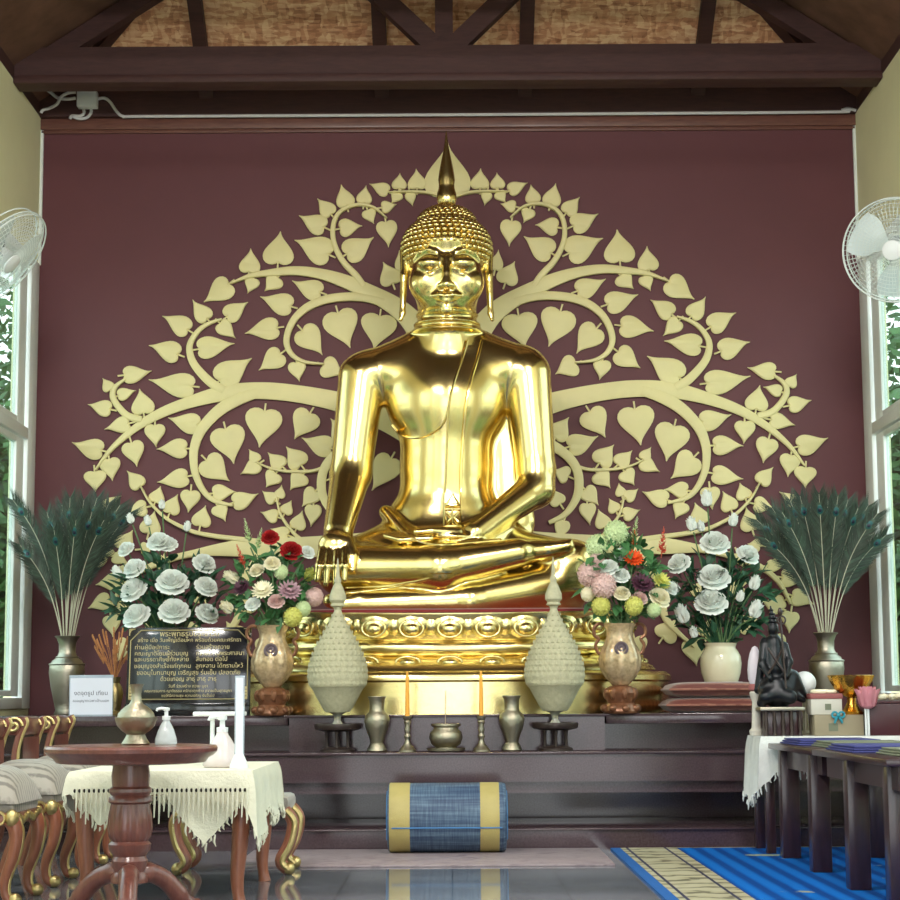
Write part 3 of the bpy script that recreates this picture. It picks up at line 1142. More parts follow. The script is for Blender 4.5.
class Field:
    def __init__(self):
        self.p = []

    def cap(self, a, b, r1, r2, k=.05, op='u', sq=None):
        """round cone; sq = (unit axis, factor) flattens it along an axis"""
        self.p.append(('c', np.array(a, float), np.array(b, float), r1, r2, k, op, sq))
        return self

    def ell(self, c, r, k=.05, op='u', rot=None):
        self.p.append(('e', np.array(c, float), np.array(r, float), rot, None, k, op, None))
        return self

    @staticmethod
    def d(p, Q):
        if p[0] == 'c':
            a, b, r1, r2 = p[1:5]
            if p[7] is not None:
                ax, f = p[7]
                mid = (a + b) / 2
                ax = np.array(ax, float)
                ofs = (Q - mid) @ ax
                Q = Q + ofs[..., None] * ax * (f - 1)
                a = a + ((a - mid) @ ax) * ax * (f - 1)
                b = b + ((b - mid) @ ax) * ax * (f - 1)
            ba = b - a
            t = np.clip(((Q - a) @ ba) / (ba @ ba), 0, 1)
            dd = np.linalg.norm(Q - a - t[..., None] * ba, axis=-1) - (r1 + (r2 - r1) * t)
            return dd / (p[7][1] if p[7] is not None and p[7][1] > 1 else 1)
        c, r, rot = p[1], p[2], p[3]
        q = Q - c
        if rot is not None:
            q = q @ rot
        k0 = np.linalg.norm(q / r, axis=-1)
        k1 = np.linalg.norm(q / (r * r), axis=-1)
        return k0 * (k0 - 1) / np.maximum(k1, 1e-6)

    def bounds(self, p):
        m = p[5] + .06
        if p[0] == 'c':
            r = max(p[3], p[4]) + m
            return np.minimum(p[1], p[2]) - r, np.maximum(p[1], p[2]) + r
        r = (p[2].max() if p[3] is not None else p[2]) + m
        return p[1] - r, p[1] + r

    def at(self, Q, upto=None):
        Q = np.asarray(Q, float)
        D = np.full(Q.shape[:-1], 1.0)
        for p in self.p[:upto]:
            e = self.d(p, Q)
            D = smin(D, e, p[5]) if p[6] == 'u' else smax(D, -e, p[5])
        return D

    def mesh(self, lo, hi, h):
        lo, hi = np.array(lo), np.array(hi)
        N = np.ceil((hi - lo) / h).astype(int) + 1
        D = np.full(N, 1.0, np.float32)
        ax = [lo[i] + h * np.arange(N[i]) for i in range(3)]
        for p in self.p:
            a, b = self.bounds(p)
            i0 = np.clip(np.floor((a - lo) / h).astype(int), 0, N)
            i1 = np.clip(np.ceil((b - lo) / h).astype(int) + 1, 0, N)
            if np.any(i1 <= i0):
                continue
            Q = np.stack(np.meshgrid(*[ax[i][i0[i]:i1[i]] for i in range(3)], indexing='ij'), -1)
            sl = tuple(slice(i0[i], i1[i]) for i in range(3))
            e = self.d(p, Q)
            cur = D[sl]
            D[sl] = smin(cur, e, p[5]) if p[6] == 'u' else smax(cur, -e, p[5])
        ins = D < 0
        cnt = np.zeros(N - 1, np.int8)
        cs = [(i, j, k) for i in (0, 1) for j in (0, 1) for k in (0, 1)]
        for c in cs:
            cnt += ins[tuple(slice(c[i], N[i] - 1 + c[i]) for i in range(3))]
        act = np.argwhere((cnt > 0) & (cnt < 8))
        idx = -np.ones(N - 1, np.int64)
        idx[tuple(act.T)] = np.arange(len(act))
        vals = np.stack([D[tuple((act + np.array(c)).T)] for c in cs], 1).astype(float)
        ps = np.zeros((len(act), 3))
        n = np.zeros(len(act))
        for a in range(8):
            for b in range(a + 1, 8):
                if sum(x != y for x, y in zip(cs[a], cs[b])) != 1:
                    continue
                va, vb = vals[:, a], vals[:, b]
                m = (va < 0) != (vb < 0)
                t = np.where(m, va / np.where(m, va - vb, 1), 0)
                q = np.array(cs[a], float) + t[:, None] * (np.array(cs[b], float) - np.array(cs[a], float))
                ps += np.where(m[:, None], q, 0)
                n += m
        vs = lo + (act + ps / n[:, None]) * h
        fs = []
        for d in range(3):
            s0 = [slice(0, N[i]) for i in range(3)]
            s1 = list(s0)
            s0[d] = slice(0, N[d] - 1)
            s1[d] = slice(1, N[d])
            A, B = ins[tuple(s0)], ins[tuple(s1)]
            E = np.argwhere(A != B)
            e1, e2 = (d + 1) % 3, (d + 2) % 3
            ok = (E[:, e1] > 0) & (E[:, e2] > 0) & (E[:, e1] < N[e1] - 1) & (E[:, e2] < N[e2] - 1)
            E = E[ok]
            flip = ~A[tuple(E.T)]
            o1 = np.zeros(3, int)
            o1[e1] = 1
            o2 = np.zeros(3, int)
            o2[e2] = 1
            q = np.stack([idx[tuple((E - o1 - o2).T)], idx[tuple((E - o2).T)], idx[tuple(E.T)], idx[tuple((E - o1).T)]], 1)
            q[flip] = q[flip][:, ::-1]
            fs.append(q)
        return vs, np.concatenate(fs)


def W(u, v, Y):
    return tuple(P(u, v, Y))


def R(pxr, Y=15.0):
    return pxr * px(Y)


fd = Field()


def C(u1, v1, Y1, r1, u2, v2, Y2, r2, k=.05, op='u', sq=None):
    fd.cap(W(u1, v1, Y1), W(u2, v2, Y2), R(r1, Y1), R(r2, Y2), k, op, sq)


def E(u, v, Y, ru, rd, rv, k=.05, op='u', rot=None):
    fd.ell(W(u, v, Y), (R(ru, Y), rd, R(rv, Y)), k, op, rot)


# trunk
E(447, 372, 15.22, 66, .27, 44, .12)
E(446, 405, 15.18, 60, .31, 44, .16)
C(374, 371, 15.2, 23, 520, 367, 15.2, 23, .16)
C(447, 342, 15.2, 24, 398, 362, 15.22, 16, .12)
C(447, 342, 15.2, 24, 497, 359, 15.22, 16, .12)
C(446, 400, 15.2, 44, 445, 480, 15.22, 40, .14)
E(445, 470, 15.2, 43, .27, 60, .12)
E(443, 520, 15.2, 58, .34, 34, .14)
C(447, 346, 15.16, 31, 447, 300, 15.1, 29, .06)
E(447, 325, 15.13, 34, .262, 4, .02)
E(447, 333, 15.13, 37, .28, 3.5, .03)
E(447, 316, 15.12, 32, .245, 3, .02)
# chest muscles
# upper arms and forearms
C(362, 377, 15.18, 24, 351, 474, 15.1, 20.5, .055)
C(351, 474, 15.1, 20.5, 338, 532, 14.72, 14.5, .04)
C(527, 374, 15.18, 24, 536, 470, 15.12, 19.5, .055)
C(536, 470, 15.12, 19, 536, 489, 15.08, 18, .04)
C(536, 489, 15.08, 18, 476, 532, 14.74, 12, .05)
# robe sheet between the left arm and the side
C(500, 420, 15.26, 16, 505, 520, 15.25, 30, .05, 'u', ((0, 1, 0), 2.6))
# hips, lap, legs
E(447, 555, 15.1, 92, .42, 34, .12)
C(402, 547, 15.15, 30, 342, 570, 14.78, 25, .08)
C(342, 569, 14.78, 25, 440, 568, 14.55, 23, .05)
C(440, 568, 14.55, 22.5, 518, 553, 14.6, 14, .05)
C(492, 555, 15.15, 30, 560, 566, 14.85, 27, .08)
C(572, 566, 14.85, 27, 560, 576, 14.8, 24, .04)
C(570, 582, 14.82, 24, 470, 601, 14.58, 19, .035)
C(470, 601, 14.58, 19, 345, 605, 14.58, 13, .03)
C(560, 600, 14.85, 24, 470, 606, 14.66, 20, .03)
# right foot lying sole up on the far thigh
C(512, 553, 14.62, 13, 556, 549, 14.66, 9, .04)
C(550, 549, 14.64, 8, 568, 546, 14.64, 6.5, .02)
for i in range(4):
    C(562, 542 + i * 3.4, 14.63, 2.4, 571 - i * 1.0, 541 + i * 3.5, 14.62, 2.2, .006)
# far foot tucked by the near knee
C(360, 598, 14.56, 8, 330, 601, 14.6, 7, .03)
# resting hand of the right arm, hanging over the shin
E(335, 546, 14.62, 17, .085, 15, .04)
for i, (u0, u1, v1) in enumerate(((322, 317, 580), (329.5, 326, 584), (337.5, 335.5, 585), (345, 344.5, 580))):
    C(u0, 551, 14.56, 4.4, u1 + (u0 - u1) * .45, 566, 14.47, 4.1, .012)
    C(u1 + (u0 - u1) * .45, 566, 14.47, 4.1, u1, v1, 14.46, 3.0, .012)
C(347, 540, 14.62, 5.5, 353, 556, 14.55, 4.6, .02)
C(353, 556, 14.55, 4.6, 352, 570, 14.51, 3.4, .012)
# hand lying palm up in the lap
E(446, 537.5, 14.72, 30, .13, 5.5, .03)
for i in range(4):
    y = 14.56 + i * .065
    C(430, 538.5 - i * .6, y, 3.8, 400 + i, 540 - i * .9, y + .02, 3.4, .012)
    C(400 + i, 540 - i * .9, y + .02, 3.4, 385 + i * 3, 536 - i * .9, y + .05, 2.5, .012)
C(458, 532, 14.66, 5, 432, 531, 14.6, 4, .02)
C(432, 531, 14.6, 4, 416, 532, 14.6, 3, .012)
# robe edges lying over the hip and thigh
C(386, 512, 15.05, 7, 408, 535, 14.82, 6, .04)
C(408, 535, 14.82, 5, 446, 546, 14.62, 4, .03)
C(446, 546, 14.62, 4, 500, 541, 14.66, 3, .03)
# head
hk0 = len(fd.p)
E(446.5, 255, 15.12, 42, .345, 34, .05)
E(446.5, 279, 15.06, 36.5, .30, 34, .08)
E(446.5, 300, 14.96, 23, .20, 14, .08)
E(446.5, 243, 14.935, 27, .185, 13, .06)
E(424, 283, 14.92, 15, .13, 17, .08)
E(469, 283, 14.92, 15, .13, 17, .08)


def face_y(u, v, upto):
    """distance at which the sight line (u, v) meets the head so far"""
    ys = np.linspace(14.5, 15.3, 161)
    D = fd.at(np.array([W(u, v, y) for y in ys]), upto)
    k = int(np.argmax(D < 0))
    return ys[k] if k > 0 else 15.0


hk = len(fd.p)


def FC(u1, v1, r1, u2, v2, r2, k=.012, o1=0.0, o2=0.0):
    C(u1, v1, face_y(u1, v1, hk) - o1, r1, u2, v2, face_y(u2, v2, hk) - o2, r2, k)


for s in (-1, 1):
    br = [(446.5 + s * 4, 265), (446.5 + s * 5.5, 257), (446.5 + s * 10.5, 251.5), (446.5 + s * 18, 249.5), (446.5 + s * 27, 252.5), (446.5 + s * 32.5, 260)]
    for a, b in zip(br[:-1], br[1:]):
        FC(a[0], a[1], 2.2, b[0], b[1], 2.0, .02)
    ex, ey = 446.5 + s * 16.5, 265
    y0 = face_y(ex, ey, hk)
    E(ex, ey - 1.5, y0 + .018, 13.5, .085, 8.2, .012)                      # upper lid
    lid = [(ex - 13, ey + 1.5), (ex - 6, ey + 4.2), (ex, ey + 5), (ex + 6, ey + 4.2), (ex + 13, ey + 1.5)]
    for a, b in zip(lid[:-1], lid[1:]):
        FC(a[0], a[1], 1.1, b[0], b[1], 1.1, .006, .018, .018)
    E(ex, ey + 5.6, y0 - .045, 8.5, .05, 1.5, .005, 's')                     # slit of the lowered eye
    low = [(ex - 12, ey + 3.5), (ex, ey + 9), (ex + 12, ey + 3.5)]
    for a, b in zip(low[:-1], low[1:]):
        FC(a[0], a[1], 1.6, b[0], b[1], 1.6, .012, .0, .0)
FC(446.5, 258, 3.4, 446.5, 273, 4.2, .03, .022, .036)
FC(446.5, 273, 4.2, 446.5, 284, 5.4, .02, .036, .058)
for s in (-1, 1):
    FC(446.5 + s * 6.2, 285.5, 3.4, 446.5 + s * 3, 284, 3.6, .012, .03, .05)
FC(432, 295.5, 1.6, 440, 294.6, 2.6, .01, .004, .03)
FC(440, 294.6, 2.6, 446.5, 295.4, 2.3, .01, .03, .036)
FC(446.5, 295.4, 2.3, 453, 294.6, 2.6, .01, .036, .03)
FC(453, 294.6, 2.6, 461, 295.5, 1.6, .01, .03, .004)
FC(436, 297.6, 1.6, 446.5, 300.2, 3.2, .008, .004, .03)
FC(446.5, 300.2, 3.2, 457, 297.6, 1.6, .008, .03, .004)
FC(446.5, 308.5, 5.5, 446.5, 309.5, 5.5, .03, .01, .01)
# ears with long lobes
for s in (-1, 1):
    u = 446.5 + s * 41.5
    C(u + s * 1.5, 252, 15.12, 5.2, u + s * 1.0, 276, 15.08, 4.8, .02, 'u', ((1, 0, 0), 1.3))
    C(u + s * 1.0, 276, 15.08, 4.8, u + s * 2.5, 313, 15.06, 3.6, .015, 'u', ((1, 0, 0), 1.2))
    C(u + s * 2.5, 313, 15.06, 3.6, u + s * 4.5, 320, 15.04, 2.0, .01)
    E(u - s * .5, 284, 14.98, 1.6, .03, 15, .008, 's')

BX, BY = P(447, 560, 15.1).x, 15.15
SEATZ = P(450, 608.5, 14.4).z
sv, sf = fd.mesh((-1.35, 14.2, SEATZ), (1.32, 15.75, 5.15), .0125)
keep = MB()
buddha = thing('buddha_statue', 'large gilded seated figure on the lotus throne before the wall tree', 'statue', (BX, BY, SEATZ))
keep.add([V(q) for q in sv], [tuple(int(i) for i in q) for q in sf])
bvh = BVHTree.FromPolygons(keep.v, keep.f)
part('body', keep, M['gold'], buddha, sharp=180)


def front(x, z, default=15.0, off=.0):
    h = bvh.ray_cast(V((x, 13.5, z)), V((0, 1, 0)))
    return (h[0].y - off) if h[0] is not None else default - off


def onbody(u, v, off=0.0, Y=15.0):
    q = P(u, v, Y)
    for _ in range(3):
        y = front(q.x, q.z, Y)
        q = P(u, v, y)
    return P(u, v, q.y - off)


# sash over the left shoulder down to the navel, with its ornamented end
def strap(pts, off, th):
    mb = MB()
    sp_ = smooth_path(pts, 6)
    vs, fs = [], []
    for (u0, u1, v) in sp_:
        a, b, c = onbody(u0, v, off), onbody((u0 + u1) / 2, v, off), onbody(u1, v, off)
        for q in (a + V((0, th + off, 0)), a, b, c, c + V((0, th + off, 0))):
            vs.append(q)
    n = len(sp_)
    for i in range(n - 1):
        for k in range(4):
            fs.append((i * 5 + k, i * 5 + k + 1, (i + 1) * 5 + k + 1, (i + 1) * 5 + k))
    fs += [(0, 1, 2, 3, 4), tuple((n - 1) * 5 + k for k in range(5))]
    mb.add(vs, fs)
    return mb


sash = part('sash', strap([(468, 482, 345), (462, 477, 360), (455, 471, 380), (449, 466, 405), (447, 463, 440), (446, 461, 470), (445, 461, 492), (444, 461, 503)], .014, .02), M['gold'], buddha, sharp=50, fixn=True)
for k in (0, 1):
    tb_ = MB()
    tb_.tube([onbody(q[k], q[2], .022) for q in smooth_path([(468, 482, 340), (462, 477, 360), (455, 471, 380), (449, 466, 405), (447, 463, 440), (446, 461, 470), (445, 461, 492)], 6)], .011, 6)
    part('sash_border', tb_, M['gold'], sash)
orn = MB()
for q in ([(445, 506), (453, 494), (460, 506), (445, 506)], [(444, 509), (461, 509)], [(446, 512), (452, 517), (447, 522), (446, 516)], [(459, 512), (454, 517), (459, 522), (460, 516)], [(452, 508), (453, 524)], [(444, 492), (444, 526), (461, 526), (461, 492)]):
    pts = []
    for a, b in zip(q[:-1], q[1:]):
        for k in range(5):
            pts.append(onbody(a[0] + (b[0] - a[0]) * k / 5, a[1] + (b[1] - a[1]) * k / 5, .018))
    pts.append(onbody(q[-1][0], q[-1][1], .018))
    orn.tube(pts, .0075, 6)
part('sash_ornament', orn, M['gold'], sash)
hem = MB()
for q in ([(449, 405), (443, 424), (430, 434), (414, 438), (400, 434), (392, 425)], ):
    hem.tube([onbody(a[0], a[1], .004) for a in smooth_path(q, 5)], .011, 6)
part('robe_hem', hem, M['gold'], buddha)
fold = MB()
for q in ([(386, 511), (398, 526), (412, 538), (436, 545), (470, 543), (500, 540)],):
    fold.tube([onbody(a[0], a[1], .0) for a in smooth_path(q, 5)], .012, 6)
part('robe_edge', fold, M['gold'], buddha)
fl = MB()
for dv in (0, 6):
    fl.tube([onbody(a[0], a[1], .0) for a in smooth_path([(346, 588 + dv * .9), (380, 586.5 + dv * .5), (412, 582 + dv * .2), (434, 577)], 5)], .011, 6)
fl.grid(lambda a, b: onbody(428 + a * 26 + b * (6 - 12 * a) * .5, 574 + b * 13 * (1 - .25 * (2 * a - 1) ** 2), .016), 6, 5)
part('robe_tail', fl, M['gold'], buddha, sharp=60)

# hair: cap of small curls, dome and flame
hc = MB()
hr = random.Random(5)
cen = V(W(446.5, 249, 15.13))
rad = V((R(45), .37, R(34)))
hc.ell(cen, (rad.x * .975, rad.y * .975, rad.z * .975), 48, 28)
# keep only what lies above the hairline
zf = P(446, 240, 14.8).z


def hairline(y, x):
    t = (y - (cen.y - rad.y)) / (2 * rad.y)
    q = min(1, max(0, (abs(x - cen.x) - .2) / .1))
    return zf - min(1, max(0, t)) * .62 - .03 * max(0, (abs(x - cen.x) - .1) / .1) - .2 * q * q * (3 - 2 * q)


nv, idm = [], {}
nf = []
for f in hc.f:
    c = sum((hc.v[i] for i in f), V((0, 0, 0))) / len(f)
    if c.z > hairline(c.y, c.x):
        nf.append(f)
hc.f = nf
used = sorted({i for f in nf for i in f})
idm = {i: k for k, i in enumerate(used)}
hc.v = [hc.v[i] for i in used]
hc.f = [tuple(idm[i] for i in f) for f in hc.f]
cr_ = R(3.3)
rows = 15
for i in range(rows):
    th = math.radians(6 + i * 9.4)
    n = max(4, int(2 * PI * math.sin(th) * rad.x / (cr_ * 1.95)))
    for k in range(n):
        a = 2 * PI * (k + (i % 2) * .5) / n
        q = cen + V((rad.x * math.sin(th) * math.cos(a), rad.y * math.sin(th) * math.sin(a), rad.z * math.cos(th)))
        if q.z > hairline(q.y, q.x) - .01:
            hc.ell(q, cr_ * hr.uniform(.9, 1.05), 7, 5)
part('hair_curls', hc, M['gold'], buddha, sharp=60)
us = MB()
cen2 = V(W(446.5, 226, 15.16))
r2_ = V((R(30), .24, R(20)))
us.ell(cen2, r2_, 32, 18)
for i in range(9):
    th = math.radians(4 + i * 11)
    n = max(3, int(2 * PI * math.sin(th) * r2_.x / (cr_ * 1.75)))
    for k in range(n):
        a = 2 * PI * (k + (i % 2) * .5) / n
        us.ell(cen2 + V((r2_.x * math.sin(th) * math.cos(a), r2_.y * math.sin(th) * math.sin(a), r2_.z * math.cos(th))), cr_ * .85, 7, 5)
for k in range(12):      # the string of beads down the front of the dome
    v = 208 + k * 2.7
    q = P(446.5, v, 14.99 - k * .016)
    us.ell(q, R(3.0) * (1 + .02 * k), 8, 6)
hair2 = part('hair_dome', us, M['gold'], buddha, sharp=60)
zb_, zt_ = P(446.5, 208, 15.15).z, P(446.5, 131, 15.15).z
H_ = zt_ - zb_
fp = [(R(4), 0), (R(7), .02), (R(9.5), .07), (R(10.4), .13), (R(9.8), .19), (R(8.2), .25), (R(8.0), .30), (R(8.6), .36), (R(7.6), .46), (R(5.8), .58), (R(3.8), .7), (R(2.2), .81), (R(1.2), .92), (R(.4), 1.0)]
part('flame_finial', MB().lathe([(r, z * H_) for r, z in fp], (P(446.5, 170, 15.15).x, 15.15, zb_), 24, sy=.8), M['gold'], buddha, sharp=60)

# ------------------------------------------------------------------ lotus throne
TC = V((BX + .02, 15.15, 0))


def plan(a, ax, ay, e=2.3):
    c, s = math.cos(a), math.sin(a)
    r = (abs(c) ** e + abs(s) ** e) ** (-1 / e)
    return ax * r * c, ay * r * s


def tier(prof, sag, n=120, e=2.3):
    """prof: (half width, half depth, height); the ends rise like a boat by sag"""
    mb = MB()
    vs, fs = [], []
    for hx, hy, z in prof:
        for k in range(n):
            x, y = plan(2 * PI * k / n, hx, hy, e)
            vs.append(V((TC.x + x, TC.y + y, z + sag * (x / 1.5) ** 2)))
    m = len(prof)
    for i in range(m - 1):
        for k in range(n):
            k2 = (k + 1) % n
            fs.append((i * n + k, i * n + k2, (i + 1) * n + k2, (i + 1) * n + k))
    for i in (0, m - 1):
        c = len(vs)
        vs.append(V((TC.x, TC.y, prof[i][2] + sag * .0)))
        for k in range(n):
            k2 = (k + 1) % n
            fs.append((c, i * n + k2, i * n + k) if i == 0 else (c, i * n + k, i * n + k2))
    return mb.add(vs, fs)


throne = thing('lotus_throne', 'gilded lotus throne with rings of petals under the seated figure', 'pedestal', (TC.x, TC.y, TOPZ))
zA = TOPZ
zB = P(450, 680, 14.06).z
zB2 = P(450, 671, 14.08).z
zC = P(450, 656, 14.3).z
zD = P(450, 641, 14.25).z
zE = P(450, 613, 14.22).z
part('base_slab', tier([(1.72, 1.1, zA), (1.72, 1.1, zB - .015), (1.74, 1.12, zB), (1.74, 1.12, zB + .035), (1.70, 1.09, zB2), (1.60, 1.0, zB2 + .004), (1.50, .92, zB2 + .006)], 0), M['gold_base'], throne, sharp=45)
part('lower_lotus', tier([(1.62, 1.03, zB2), (1.60, 1.01, zB2 + .03), (1.46, .90, zC - .02), (1.40, .86, zC)], .015), M['gold_base'], throne, sharp=45)
part('middle_ring', tier([(1.38, .86, zC - .005), (1.41, .89, zC + .01), (1.43, .905, (zC + zD) / 2), (1.41, .89, zD - .01), (1.38, .86, zD)], .035), M['gold_base'], throne, sharp=60)
part('upper_lotus', tier([(1.37, .85, zD - .005), (1.40, .87, zD + .02), (1.44, .90, zE - .05), (1.47, .92, zE - .012), (1.47, .92, zE), (1.40, .86, zE + .002), (.4, .3, zE + .002)], .045), M['gold_base'], throne, sharp=45)


def petal(wd, ht, out0, out1, boss=True):
    """rounded petal seen from the front: x across, z up, bulging towards -y"""
    mb = MB()

    def fn(a, b):
        s = a * 2 - 1
        prof_ = wd * (math.sin(min(1, b * 1.9) * PI / 2) ** .6 * .5 + .5 if b < .55 else max(0, 1 - ((b - .55) / .45) ** 2.2) ** .5)
        x = s * prof_ * .5
        y = -(out0 + (out1 - out0) * b) - .045 * (1 - s * s) * math.sin(PI * min(1, b * 1.02 + .03))
        return V((x, y, b * ht))
    mb.grid(fn, 8, 9)
    if boss:
        mb.ell((0, -(out0 * .55 + out1 * .45) - .035, ht * .42), (wd * .24, .035, ht * .26), 12, 8)
        mb.torus((0, -(out0 * .5 + out1 * .5) - .028, ht * .45), 1, .012, 20, 6, Matrix.Rotation(PI / 2, 3, 'X'), wd * .34, ht * .36)
    return mb


hU = zE - zD - .03
meU = mesh_from('lotus_petal', petal(.262, hU, .0, .055), M['gold_base'], sharp=70)
meS = mesh_from('lotus_petal', petal(.15, hU * .98, -.02, .035, False), M['gold_base'], sharp=70)
hL = zC - zB2 - .01
meL = mesh_from('lotus_petal', petal(.262, hL * 1.15, .0, -.14).xf(Matrix.Scale(1, 4)), M['gold_base'], sharp=70)


def ring(ax, ay, n, mesh, z, sag, flip=False, ph=0.0, tilt=0.0, name='lotus_petal', e=2.3):
    K = 720
    pts = [plan(2 * PI * k / K - PI / 2, ax, ay, e) for k in range(K + 1)]
    L = [0]
    for a, b in zip(pts[:-1], pts[1:]):
        L.append(L[-1] + math.hypot(b[0] - a[0], b[1] - a[1]))
    for i in range(n):
        s = (L[-1] * (i + ph) / n) % L[-1]
        k = int(np.searchsorted(L, s, 'right')) - 1
        k = min(k, K - 1)
        t = (s - L[k]) / max(1e-9, L[k + 1] - L[k])
        x = pts[k][0] + (pts[k + 1][0] - pts[k][0]) * t
        y = pts[k][1] + (pts[k + 1][1] - pts[k][1]) * t
        dx, dy = pts[k + 1][0] - pts[k][0], pts[k + 1][1] - pts[k][1]
        ang = math.atan2(dy, dx)
        m = Matrix.Translation(V((TC.x + x, TC.y + y, z + sag * (x / 1.5) ** 2))) @ Matrix.Rotation(ang, 4, 'Z')
        place(mesh, name, m, throne)


ring(1.385, .86, 26, meU, zD + .012, .045)
ring(1.385, .86, 26, meS, zD + .014, .045, ph=.5)
ring(1.56, .98, 26, meL, zB2 + .012, .012, ph=.0)
# red seat cloth
part('seat_cushion', tier([(1.34, .80, zE + .002), (1.40, .85, zE + .01), (1.40, .85, SEATZ - .012), (1.34, .80, SEATZ - .001), (.5, .4, SEATZ - .001)], .02), M['red'], throne, 'dark red seat cushion', sharp=60)
# ------------------------------------------------------------------ things standing on the altar
def prof_px(pts, Y):
    """[(half width px, v)] -> [(r, z)] bottom to top for a turned shape at distance Y"""
    k = px(Y)
    v0 = pts[0][1]
    return [(r * k, (v0 - v) * k) for r, v in pts]


def at(u, Y, z):
    """point at distance Y and height z seen in column u"""
    q = P(u, 700, Y)
    v = 700 - (z - 1) * F / Y
    return V((P(u, v, Y).x, Y, z))


# straw-coloured tiered ornaments on dark footed trays
def phum(u, side):
    Y = 13.72
    b = at(u, Y, LEDGE)
    t = thing('footed_tray', 'dark footed tray carrying the %s pale cone ornament' % side, 'tray', b, 'dark footed trays on the altar ledge')
    part('tray_top', MB().lathe(prof_px([(14, 730), (22, 728), (23, 725), (22.5, 722.5), (20, 723.5), (4, 724.5), (0, 724.5)], Y), (b.x, Y, LEDGE + 20 * px(Y)), 28), M['darkbronze'], t)
    part('base', MB().lathe(prof_px([(17, 750), (17, 747.5), (13.5, 746), (12.5, 745)], Y), b, 24), M['darkbronze'], t)
    for k in range(6):
        a = PI / 6 + k * PI / 3
        x, y = b.x + math.cos(a) * .088, Y + math.sin(a) * .088
        part('leg', MB().tube([(x, y, LEDGE + .03), (x * .98 + b.x * .02, y, LEDGE + .09), (x, y, LEDGE + .15)], [.012, .009, .014], 8), M['darkbronze'], t)
    zt = LEDGE + 25.3 * px(Y)
    t2 = thing('cone_ornament', 'pale straw cone ornament on the %s footed tray' % side, 'altar ornament', (b.x, Y, zt), 'tall cone ornaments on the altar')
    part('stem', MB().lathe(prof_px([(6, 724.5), (5, 722), (3.2, 719), (3.4, 716), (5, 713), (9, 711), (12, 709)], Y), (b.x, Y, zt), 18), M['crystal'], t2)
    cup = MB().lathe(prof_px([(12, 711), (15, 707), (20, 698), (25, 688.5), (27.5, 686), (26, 685)], Y), (b.x, Y, zt + 13.5 * px(Y)), 32)
    part('cup', cup, M['phum'], t2)
    body = MB()
    body.lathe(prof_px([(27, 686), (29, 681), (29.5, 675), (28, 665), (24.5, 654), (19.5, 643), (13.5, 632), (8, 622), (4.5, 614), (3.2, 610)], Y), (b.x, Y, zt + 38.5 * px(Y)), 36)
    rr = random.Random(8)
    for row in range(13):
        f = row / 12
        v = 683 - f * 66
        r = np.interp(v, [610, 622, 632, 643, 654, 665, 675, 681, 686], [3.2, 8, 13.5, 19.5, 24.5, 28, 29.5, 29, 27])
        n = max(5, int(2 * PI * r / 5.2))
        for k in range(n):
            a = 2 * PI * (k + .5 * (row % 2)) / n
            c = V((b.x + math.cos(a) * r * px(Y), Y + math.sin(a) * r * px(Y), zt + 38.5 * px(Y) + (686 - v) * px(Y)))
            o = V((math.cos(a), math.sin(a), 0))
            s_ = .021 * (1 - .45 * f)
            body.add([c - V((0, 0, s_)), c + V((-o.y, o.x, 0)) * s_ + o * .001, c + o * .008 + V((0, 0, s_ * .4)), c - V((-o.y, o.x, 0)) * s_ + o * .001, c + V((0, 0, s_ * 1.9)) + o * .001], [(0, 1, 2), (0, 2, 3), (1, 4, 2), (2, 4, 3)])
    part('cone', body, M['phum'], t2, sharp=30)
    fin = MB().lathe(prof_px([(3.2, 611), (4.4, 608), (7.5, 606.5), (6, 604), (8.5, 601), (8.2, 596), (5.2, 588), (3, 584), (3.6, 581), (2, 577), (1.4, 568), (.3, 559)], Y), (b.x, Y, zt + 113.5 * px(Y)), 20)
    part('finial', fin, M['phum'], t2)


phum(337.5, 'left')
phum(555.5, 'right')


def brass_vase(u, side):
    Y = 13.66
    b = at(u, Y, LEDGE)
    p = prof_px([(9, 749.5), (10, 748), (9, 745), (6.5, 741), (7.5, 736), (11, 727), (12.6, 719), (11.5, 713.5), (8, 710.5), (7.2, 707), (7.6, 699), (8.6, 697), (8.8, 695.5), (7.4, 695.8), (6.4, 699), (6.2, 706)], Y)
    t = thing('brass_vase', 'small empty brass vase between the %s candle and cone ornament' % side, 'vase', b, 'small brass altar vases')
    part('body', MB().lathe(p, b, 28), M['brass'], t)
    part('rim', MB().torus((b.x, Y, LEDGE + 53.5 * px(Y)), 8.3 * px(Y), .006, 28, 8), M['brass'], t)


brass_vase(377, 'left')
brass_vase(512, 'right')


def candle(u, side):
    Y = 13.62
    b = at(u, Y, LEDGE)
    t = thing('candlestick', 'slim brass candlestick on the ledge, the %s one of two' % side, 'candlestick', b, 'brass candlesticks')
    part('stem', MB().lathe(prof_px([(8.5, 749), (8.5, 747.5), (6.5, 745), (3.2, 741), (2.4, 737), (3.6, 734), (2.2, 731), (3.4, 727.5), (2.4, 724), (3.6, 720), (2.6, 718)], Y), b, 20), M['brass'], t)
    part('cup', MB().lathe(prof_px([(2.4, 719), (4, 717), (4.4, 714), (3.0, 714), (2.4, 716)], Y), (b.x, Y, b.z + 30 * px(Y)), 18), M['brass'], t)
    zc = LEDGE + 33.2 * px(Y)
    c = thing('candle', 'slender orange candle in the %s brass candlestick' % side, 'candle', (b.x, Y, zc), 'orange altar candles')
    part('wax', MB().lathe([(.016, 0), (.0155, .06), (.013, .2), (.011, .30), (.006, .325), (0, .33)], (b.x, Y, zc), 14), M['candle'], c)
    part('wick', MB().tube([(b.x, Y, zc + .325), (b.x + .002, Y, zc + .35)], .002, 5), M['wick'], c)


